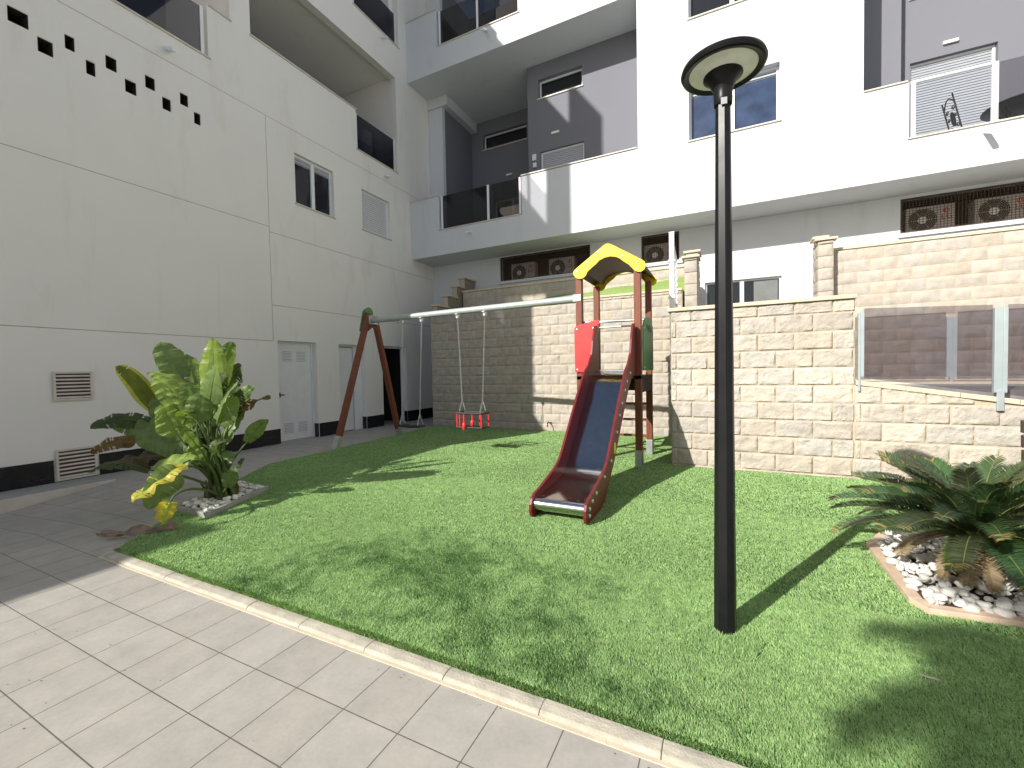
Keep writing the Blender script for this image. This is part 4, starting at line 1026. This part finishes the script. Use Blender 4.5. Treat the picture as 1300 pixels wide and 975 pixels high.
for k, (a, b_, wd, ct) in enumerate(LEAVES):
    a = Vector(a); tip = Vector(b_); col = TINT[ct]; d = tip-a; L = d.length
    view = (CAM-(a+tip)/2).normalized()
    nrm = (view*rr.uniform(.45,1.0)+Vector((rr.uniform(-.5,.5),rr.uniform(-.4,.4),rr.uniform(.15,.8)))).normalized()
    if ct == 6: nrm = (view+Vector((.5,0,-.2))).normalized()
    sag = Vector((0,0,1))*L*rr.uniform(.06,.16)
    mb = yel if ct in (3,4,5) else fol
    ns = 26; segs=[]
    tears = sorted(rr.sample(range(5,ns-2), 5 if ct in (2,4,5,3) else 1)); 
    for sgn in (-1,1):
        off = 0
        prevrow=None
        for i in range(ns+1):
            t=i/ns; p = a.lerp(tip,t)+sag*4*t*(1-t)
            if i<ns: tang = (a.lerp(tip,(i+1)/ns)+sag*4*((i+1)/ns)*(1-(i+1)/ns))-p
            tg = tang.normalized(); side = tg.cross(nrm).normalized()*sgn; up = side.cross(tg)*sgn
            wv = wd*.58*(math.sin(math.pi*min(1,(t*.93+.045))**.75)**.62)*(1+.05*math.sin(9*t+k))
            if t>.97: wv*=.25
            fold = .22+.25*rr.random()*.5
            row=[]
            for m_ in range(4):
                s_=m_/3; droop = -fold*s_*s_*wv*1.2 + .012*math.sin(t*22+k)*s_
                if ct in (3,4,5): droop += .03*s_*math.sin(t*17+k*2+sgn)
                row.append(p+side*wv*s_+nrm*(.35*wv*s_)*(1 if ct!=2 else .1)*0.6+nrm*droop)
            if prevrow is not None:
                q = rr.uniform(.98,1.02)*(1.02 if i%2 else .98); c0 = tuple(min(1,x*q) for x in col)
                gap = (i in tears)
                for m_ in range(3):
                    cc = c0
                    if m_==2 and ct in (6,): cc=(.62,.62,.12)
                    if m_==2 and ct in (3,4): cc=tuple(x*.8+y*.2 for x,y in zip(c0,(.42,.27,.12)))
                    if ct==3 and m_==0: cc=(.50,.55,.08)
                    A_,B_,C_,D_ = prevrow[m_],prevrow[m_+1],row[m_+1],row[m_]
                    if gap and m_>0:   # torn lamina: the outer part pulls back into a wedge
                        C_ = B_.lerp(C_, .25); 
                        if m_==2: B_ = B_+nrm*.01
                    mb.add([A_,B_,C_,D_], [(0,1,2,3)], cc)
            prevrow=row
    # midrib and petiole
    rib = [a.lerp(tip,t)+sag*4*t*(1-t)-nrm*.004 for t in [i/8 for i in range(9)]]
    cst = (.16,.22,.06) if ct!=3 else (.5,.45,.12)
    stems.tube(rib, [.008-.0007*i for i in range(9)], 6, tint=cst)
    root = Vector((-5.35+rr.uniform(-.13,.13), 3.03+rr.uniform(-.1,.1), .03))
    mid = root.lerp(a,.5); mid.z += .10*(a-root).length+.04; mid += (root-a)*.10; 
    c1 = root+Vector((0,0,.30*min(1,a.z+.2)))
    pts=[]
    for i in range(11):
        t=i/10; p0=root; p3=a; p2=a-(tip-a).normalized()*.22*min(1,(a-root).length*1.6); p1=c1
        pts.append(p0*(1-t)**3+p1*3*t*(1-t)**2+p2*3*t*t*(1-t)+p3*t**3)
    stems.tube(pts, [.021-.0013*i for i in range(11)], 8, tint=(.10,.155,.045) if ct!=5 else (.16,.12,.06))
for k in range(16):
    x=-5.35+rr.uniform(-.17,.17); y=3.03+rr.uniform(-.15,.15); h=rr.uniform(.12,.4)
    stems.tube([(x,y,.02),(x+rr.uniform(-.03,.03),y+rr.uniform(-.03,.03),h*.6),(x+rr.uniform(-.08,.08),y+rr.uniform(-.05,.05),h)], [.024,.018,.006], 7, tint=rr.choice([(.09,.13,.04),(.13,.10,.05),(.06,.09,.03)]))
fol.build('foliage', 'leaf', bp, tint=True, smooth=70, recalc=False)
yel.build('withered_leaves', 'leaf', bp, tint=True, smooth=70, recalc=False, label='yellow and brown torn leaves')
stems.build('stems', 'stem', bp, tint=True, smooth=60)
# dead leaf on the paving
dl = MB(); v=[]; nl=15; nw=7
for i in range(nl):
    t=i/(nl-1); cx=-4.76-.46*t; cyy=2.22-.40*t+.03*math.sin(t*9); w_=.095*math.sin(math.pi*(.06+.9*t))**.6*(.55 if .50<t<.66 else 1)
    for j in range(nw):
        q_=j/(nw-1)*2-1
        v.append((cx+w_*q_*.45+.012*math.sin(i*1.7+j*2.1), cyy+w_*q_*.8+.012*math.sin(i*2.3+j), max(.012,.03+w_*.65*(q_*q_)*(1.2 if q_>0 else .5)+.026*math.sin(i*1.1+j*1.9)+.02*math.sin(t*14))))
dl.add(v,[(nw*i+j,nw*i+j+1,nw*i+nw+j+1,nw*i+nw+j) for i in range(nl-1) for j in range(nw-1)])
o = dl.build('dry_leaf', 'dry_leaf', smooth=80, recalc=False, label='curled dry brown leaf lying where turf meets paving at the lawn corner', category='leaf')
so = o.modifiers.new('thick','SOLIDIFY'); so.thickness=.003
sb = o.modifiers.new('sub','SUBSURF'); sb.levels=2; sb.render_levels=2
sl_ = MB(); sl_.add([(.84-.012,2.62,.032),(.86,2.606,.036),(.885,2.60,.040),(.90,2.588,.034),(.872,2.592,.034),(.85,2.598,.033)],[(0,1,2,3,4,5)])
sl_.build('fallen_leaf', 'yellow_leaf' if 'yellow_leaf' in MATS else 'kerb_stone', recalc=False, label='tiny pale leaf lying alone on the turf right of the lamp post', category='leaf')

rr = random.Random(77); b = MB()
for k in range(90):
    x=rr.uniform(-5.8,-.2); y=rr.uniform(.55,1.60) if k%3 else rr.uniform(1.60,1.645); r_=rr.uniform(.0015,.0045); a_=rr.uniform(0,6)
    z=ground_z(x,y)+.0015
    b.add([(x+r_*math.cos(a_+q*1.57)*(1.8 if q%2 else 1),y+r_*math.sin(a_+q*1.57),z+(.0015 if q==0 else 0)) for q in range(4)],[(0,1,2,3)])
b.build('grit', 'bark', recalc=False, kind='stuff')

# ================================================================== SAGO PALM
cy = thing('sago_palm', (1.54,3.98,0), 'low sago palm with stiff dark green feather fronds and a few brown ones', 'plant')
tr = MB()
for k in range(90):
    a=k*2.4; z=.03+.26*k/90; r=.105-.03*(k/90)
    p=Vector((1.54+r*math.cos(a),3.98+r*math.sin(a),z)); q_=p+Vector((math.cos(a)*.035,math.sin(a)*.035,.05))
    tr.bar(p,q_,.03,.018)
tr.lathe([(.10,.02),(.105,.12),(.08,.26),(.0,.32)], 16, (1.54,3.98,0)); tr.build('trunk', 'bark', cy)
fr = MB(); br_ = MB(); rr = random.Random(12)
def frond(mb, az, el, L, curl, col, seed, wl=.125):
    c0 = Vector((1.54+.05*math.cos(az),3.98+.05*math.sin(az),.32)); P=[]; e=el; p=c0.copy(); n=26; tw = rr.uniform(-.4,.4)
    for i in range(n+1):
        P.append(p.copy()); d=Vector((math.cos(az)*math.cos(e),math.sin(az)*math.cos(e),math.sin(e))); p=p+d*(L/n); e-=curl/n*(.6+.8*i/n)
        if p.z<.05: p.z=.05
    mb.tube(P, [.0065-.0002*i for i in range(n+1)], 5, tint=(.22,.26,.09) if col[1]>col[0] else (.40,.27,.12))
    m=78
    for j in range(m):
        t=.10+.90*j/m; i=min(n-1,int(t*n)); ff=t*n-i; q_=P[i].lerp(P[i+1],ff); tg=(P[i+1]-P[i]).normalized()
        sd=tg.cross(Vector((0,0,1)));
        if sd.length<.05: sd=Vector((-math.sin(az),math.cos(az),0))
        sd.normalize(); up=sd.cross(tg).normalized()
        sd=(sd*math.cos(tw)+up*math.sin(tw)).normalized(); up=sd.cross(tg).normalized()
        ll=wl*math.sin(math.pi*min(.97,(.12+.80*t)))**.55*(1.0 if t<.93 else .8)
        for s_ in (-1,1):
            dr=(sd*s_*.80+tg*(.42+.35*t)+up*.34+Vector((rr.uniform(-.06,.06),rr.uniform(-.06,.06),rr.uniform(-.06,.06)))).normalized()
            w_=tg*.0052; tipp=q_+dr*ll-up*ll*.10; mm=q_+dr*ll*.55+up*.004
            sh=rr.uniform(.75,1.25); cc=tuple(x*sh for x in col)
            if j>m-9 and rr.random()<.3: cc=(.34,.24,.08)
            mb.add([q_-w_*.6,q_+w_*.6,mm+w_,mm-w_,tipp],[(0,1,2,3),(3,2,4)],cc)
G=(.062,.10,.045)
for k in range(74):
    az = k*2.39996; lvl=k/74
    el = R(80-lvl*66+rr.uniform(-6,6)); L=.57+.17*min(1,lvl*1.6)+rr.uniform(-.05,.05)
    c=tuple(x*rr.uniform(.8,1.35) for x in G)
    if lvl>.75 and rr.random()<.35: c=(.075,.085,.022)
    frond(fr, az, el, L, .75+.35*rr.random(), c, k)
for az,el,L in ((R(212),R(8),.50),(R(232),R(-4),.48),(R(246),R(-6),.46),(R(262),R(-12),.42),(R(196),R(0),.45)):
    frond(br_, az, el, L, .9, (.30,.23,.15), 5, .085)
for az,el,L in ((R(285),R(15),.62),(R(240),R(22),.6),(R(270),R(25),.62),(R(300),R(5),.6)):
    frond(fr, az, el, L, 1.3, (.045,.075,.02), 5, .11)
fr.build('fronds', 'frond', cy, tint=True, recalc=False); br_.build('dead_fronds', 'frond', cy, tint=True, recalc=False, label='drooping brown dead fronds')

# ================================================================== PALM outside the frame (its shade lies on the turf at lower right)
pt = thing('palm_tree', (-2.9,-6.2,0), 'tall slender palm tree standing on the paving behind the viewpoint', 'tree')
b = MB(); b.tube([(-2.9,-6.2,0),(-2.88,-6.2,2),(-2.75,-6.05,4),(-2.62,-6.0,5.6)], [.17,.13,.12,.13], 12); b.build('trunk', 'bark', pt, smooth=60)
b = MB(); rr = random.Random(4)
for k in range(40):
    az=k*2.4; e=R(70-k*2.6); p=Vector((-2.62,-6.0,5.6)); P=[]; n=12; L=1.15
    for i in range(n+1):
        P.append(p.copy()); p=p+Vector((math.cos(az)*math.cos(e),math.sin(az)*math.cos(e),math.sin(e)))*L/n; e-=.13
    b.tube(P,[.02-.0012*i for i in range(n+1)],5,tint=(.1,.12,.04))
    for j in range(44):
        t=.15+.85*j/44; i=min(n-1,int(t*n)); q_=P[i].lerp(P[i+1],t*n-i); tg=(P[i+1]-P[i]).normalized(); sd=tg.cross(Vector((0,0,1))).normalized()
        for s_ in (-1,1):
            dr=(sd*s_+tg*.6+Vector((0,0,rr.uniform(-.5,-.1)))).normalized(); ll=.34*math.sin(math.pi*(.1+.85*t))**.5
            b.add([q_-tg*.022,q_+tg*.022,q_+dr*ll],[(0,1,2)],(.04,.08,.02))
b.build('crown', 'frond', pt, tint=True, recalc=False)

# ================================================================== GRASS BLADES
def vnoise(x, y, s, seed):
    r = np.random.default_rng(seed); G_ = r.random((64,64)); X=x/s; Y=y/s
    xi=np.floor(X).astype(int); yi=np.floor(Y).astype(int); fx=X-xi; fy=Y-yi; fx=fx*fx*(3-2*fx); fy=fy*fy*(3-2*fy)
    g=lambda a,b: G_[a%64,b%64]
    return (g(xi,yi)*(1-fx)+g(xi+1,yi)*fx)*(1-fy)+(g(xi,yi+1)*(1-fx)+g(xi+1,yi+1)*fx)*fy
def pip(poly, x, y):
    c=np.zeros(x.shape,bool); n=len(poly); j=n-1
    for i in range(n):
        xi,yi=poly[i]; xj,yj=poly[j]
        if yi!=yj:
            m=((yi>y)!=(yj>y))&(x<(xj-xi)*(y-yi)/(yj-yi)+xi); c^=m
        j=i
    return c
def grass():
    X=[];Y=[]
    def scatter(x0,x1,y0,y1,den):
        n=int((x1-x0)*(y1-y0)*den); X.append(rng.uniform(x0,x1,n)); Y.append(rng.uniform(y0,y1,n))
    scatter(-3.6,2.6,1.7,3.2,60000); scatter(-6.2,-3.6,1.7,3.2,26000)
    scatter(-7.1,-6.2,3.2,5.0,12000); scatter(-6.2,3.6,3.2,5.0,22000); scatter(-7.3,5.0,5.0,7.0,10000); scatter(-7.3,-.6,7.0,9.8,6000); scatter(2.6,6,1.7,3.2,5000)
    x=np.concatenate(X); y=np.concatenate(Y)
    k=pip(LAWN,x,y)&~pip(PL,x,y)&~pip(PRp,x,y)
    k&=~(np.hypot(x-.01,y-2.645)<.055)
    # seams between the turf rolls and the patch cut round the lamp foot
    k&=~((np.abs(y-(4.15+.02*np.sin(x*1.7)))<.006)&(rng.random(len(x))<.85))
    k&=~((np.abs(y-(6.05))<.006)&(rng.random(len(x))<.7))
    dl=np.hypot(x-.03,y-2.56); ang=np.arctan2(y-2.56,x-.03)
    k&=~((np.abs(dl-.165-.012*np.sin(ang*5))<.007)&(ang<.6)&(ang>-2.9))
    x=x[k];y=y[k]; dl=dl[k]
    n=len(x); d=np.hypot(x,y)
    # pile direction: combed one way, ruffled in patches
    m=vnoise(x+20,y+20,.55,3)*.6+vnoise(x+20,y+20,.24,9)*.4
    m2=vnoise(x+20,y+20,1.3,5)
    near=np.clip((4.2-y)/1.6,0,1)
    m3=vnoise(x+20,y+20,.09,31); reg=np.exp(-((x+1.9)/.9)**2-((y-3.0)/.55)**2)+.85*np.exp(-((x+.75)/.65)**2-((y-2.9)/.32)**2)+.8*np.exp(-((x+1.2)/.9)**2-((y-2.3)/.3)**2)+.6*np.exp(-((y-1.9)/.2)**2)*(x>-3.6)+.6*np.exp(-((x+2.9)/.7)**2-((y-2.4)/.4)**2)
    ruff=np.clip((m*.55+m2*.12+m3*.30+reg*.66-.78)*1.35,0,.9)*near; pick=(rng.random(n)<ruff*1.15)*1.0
    base_az=2.0+.5*(vnoise(x+30,y+30,.9,8)-.5)       # leaning away and left
    az=base_az+ruff*math.pi*1.0+rng.normal(0,.75,n)
    lean=np.clip(.80+rng.normal(0,.22,n)-.6*ruff,.05,1.35)
    h=rng.uniform(.012,.021,n)*(1+.2*ruff); h=np.where(dl<.165,h*rng.uniform(1.2,2.0,n),h)
    w=(.0013+.00080*d)*rng.uniform(.7,1.3,n)*.5
    z0=.0135
    ed=y<1.80; az=np.where(ed,-math.pi/2+rng.normal(0,.5,n),az); h=np.where(ed,h*1.25,h); lean=np.where(ed,rng.uniform(.3,1.2,n),lean)
    fa=az+math.pi/2+rng.normal(0,.9,n)
    px,py=np.cos(fa)*w,np.sin(fa)*w
    lx,ly=np.cos(az)*h*np.sin(lean),np.sin(az)*h*np.sin(lean); lz=h*np.cos(lean)
    V=np.zeros((n,5,3),np.float32)
    V[:,0]=np.stack([x-px,y-py,np.full(n,z0)],1); V[:,1]=np.stack([x+px,y+py,np.full(n,z0)],1)
    V[:,2]=np.stack([x+px*.9+lx*.45,y+py*.9+ly*.45,z0+lz*.62],1); V[:,3]=np.stack([x-px*.9+lx*.45,y-py*.9+ly*.45,z0+lz*.62],1)
    V[:,4]=np.stack([x+lx*1.1,y+ly*1.1,z0+lz],1)
    me=bpy.data.meshes.new('turf_blades'); me.vertices.add(n*5); me.vertices.foreach_set('co',V.ravel())
    me.loops.add(n*7); me.polygons.add(n*2)
    b=np.arange(n)*5
    li=np.stack([b,b+1,b+2,b+3,b+3,b+2,b+4],1).astype(np.int32)
    me.loops.foreach_set('vertex_index',li.ravel())
    ls=np.stack([np.arange(n)*7,np.arange(n)*7+4],1).astype(np.int32); me.polygons.foreach_set('loop_start',ls.ravel())
    me.update(calc_edges=True)
    at=me.color_attributes.new('tint','FLOAT_COLOR','POINT')
    pal=np.array([(.36,.55,.235),(.30,.48,.185),(.44,.61,.30),(.48,.57,.31),(.18,.33,.115)])
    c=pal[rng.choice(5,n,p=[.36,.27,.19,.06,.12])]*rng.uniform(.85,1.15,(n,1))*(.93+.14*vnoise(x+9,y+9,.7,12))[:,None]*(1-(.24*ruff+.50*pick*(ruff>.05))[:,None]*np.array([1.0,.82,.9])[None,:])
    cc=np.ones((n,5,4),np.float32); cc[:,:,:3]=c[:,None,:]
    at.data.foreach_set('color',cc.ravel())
    me.materials.append(MATS['blade'])
    o=bpy.data.objects.new('turf_blades',me); C.objects.link(o); o['kind']='stuff'
    print('blades',n)
grass()

# ================================================================== LIGHT, CAMERA
EL = R(30.5); dx, dy = .447, .894
sun_dir = Vector((-dx*math.cos(EL), -dy*math.cos(EL), math.sin(EL)))
ld = bpy.data.lights.new('sun', 'SUN'); ld.energy = SUN = 4.75; ld.angle = R(.53); ld.color = (1, .955, .88)
lo_ = bpy.data.objects.new('sun', ld); C.objects.link(lo_); lo_.rotation_euler = (-sun_dir).to_track_quat('-Z', 'Y').to_euler(); lo_.location = (-20,-40,30)
wd = bpy.data.worlds.new('World'); sc.world = wd; wd.use_nodes = True
nt = wd.node_tree; bg = nt.nodes['Background']; sk = nt.nodes.new('ShaderNodeTexSky'); sk.sky_type = 'NISHITA'; sk.sun_disc = False
sk.sun_elevation = EL; sk.sun_rotation = math.atan2(sun_dir.x, sun_dir.y) % (2*math.pi); sk.air_density = 1.0; sk.dust_density = 1.5; sk.ozone_density = 1
nt.links.new(sk.outputs[0], bg.inputs[0]); bg.inputs[1].default_value = .07

yaw, pitch, roll, fpx = R(26.14121217), R(1.73037365), R(-1.1107517), 544.0097
f = Vector((-math.sin(yaw)*math.cos(pitch), math.cos(yaw)*math.cos(pitch), -math.sin(pitch)))
r0 = Vector((math.cos(yaw), math.sin(yaw), 0)); u0 = r0.cross(f)
Rv = r0*math.cos(roll)+u0*math.sin(roll); Uv = -r0*math.sin(roll)+u0*math.cos(roll)
cd = bpy.data.cameras.new('camera'); cam = bpy.data.objects.new('camera', cd); C.objects.link(cam)
M = Matrix((Rv, Uv, -f)).transposed().to_4x4(); M.translation = CAM; cam.matrix_world = M
cd.sensor_width = 36; cd.lens = fpx/1300*36; cd.clip_start = .05; cd.clip_end = 600
sc.camera = cam
sc.view_settings.view_transform = 'Standard'; sc.view_settings.look = 'None'; sc.view_settings.gamma = 1
sc.view_settings.exposure = 0.48
sc.cycles.max_bounces = 8; sc.cycles.diffuse_bounces = 4; sc.cycles.transparent_max_bounces = 16
sc.cycles.use_denoising = True
sc.cycles.sample_clamp_indirect = 6
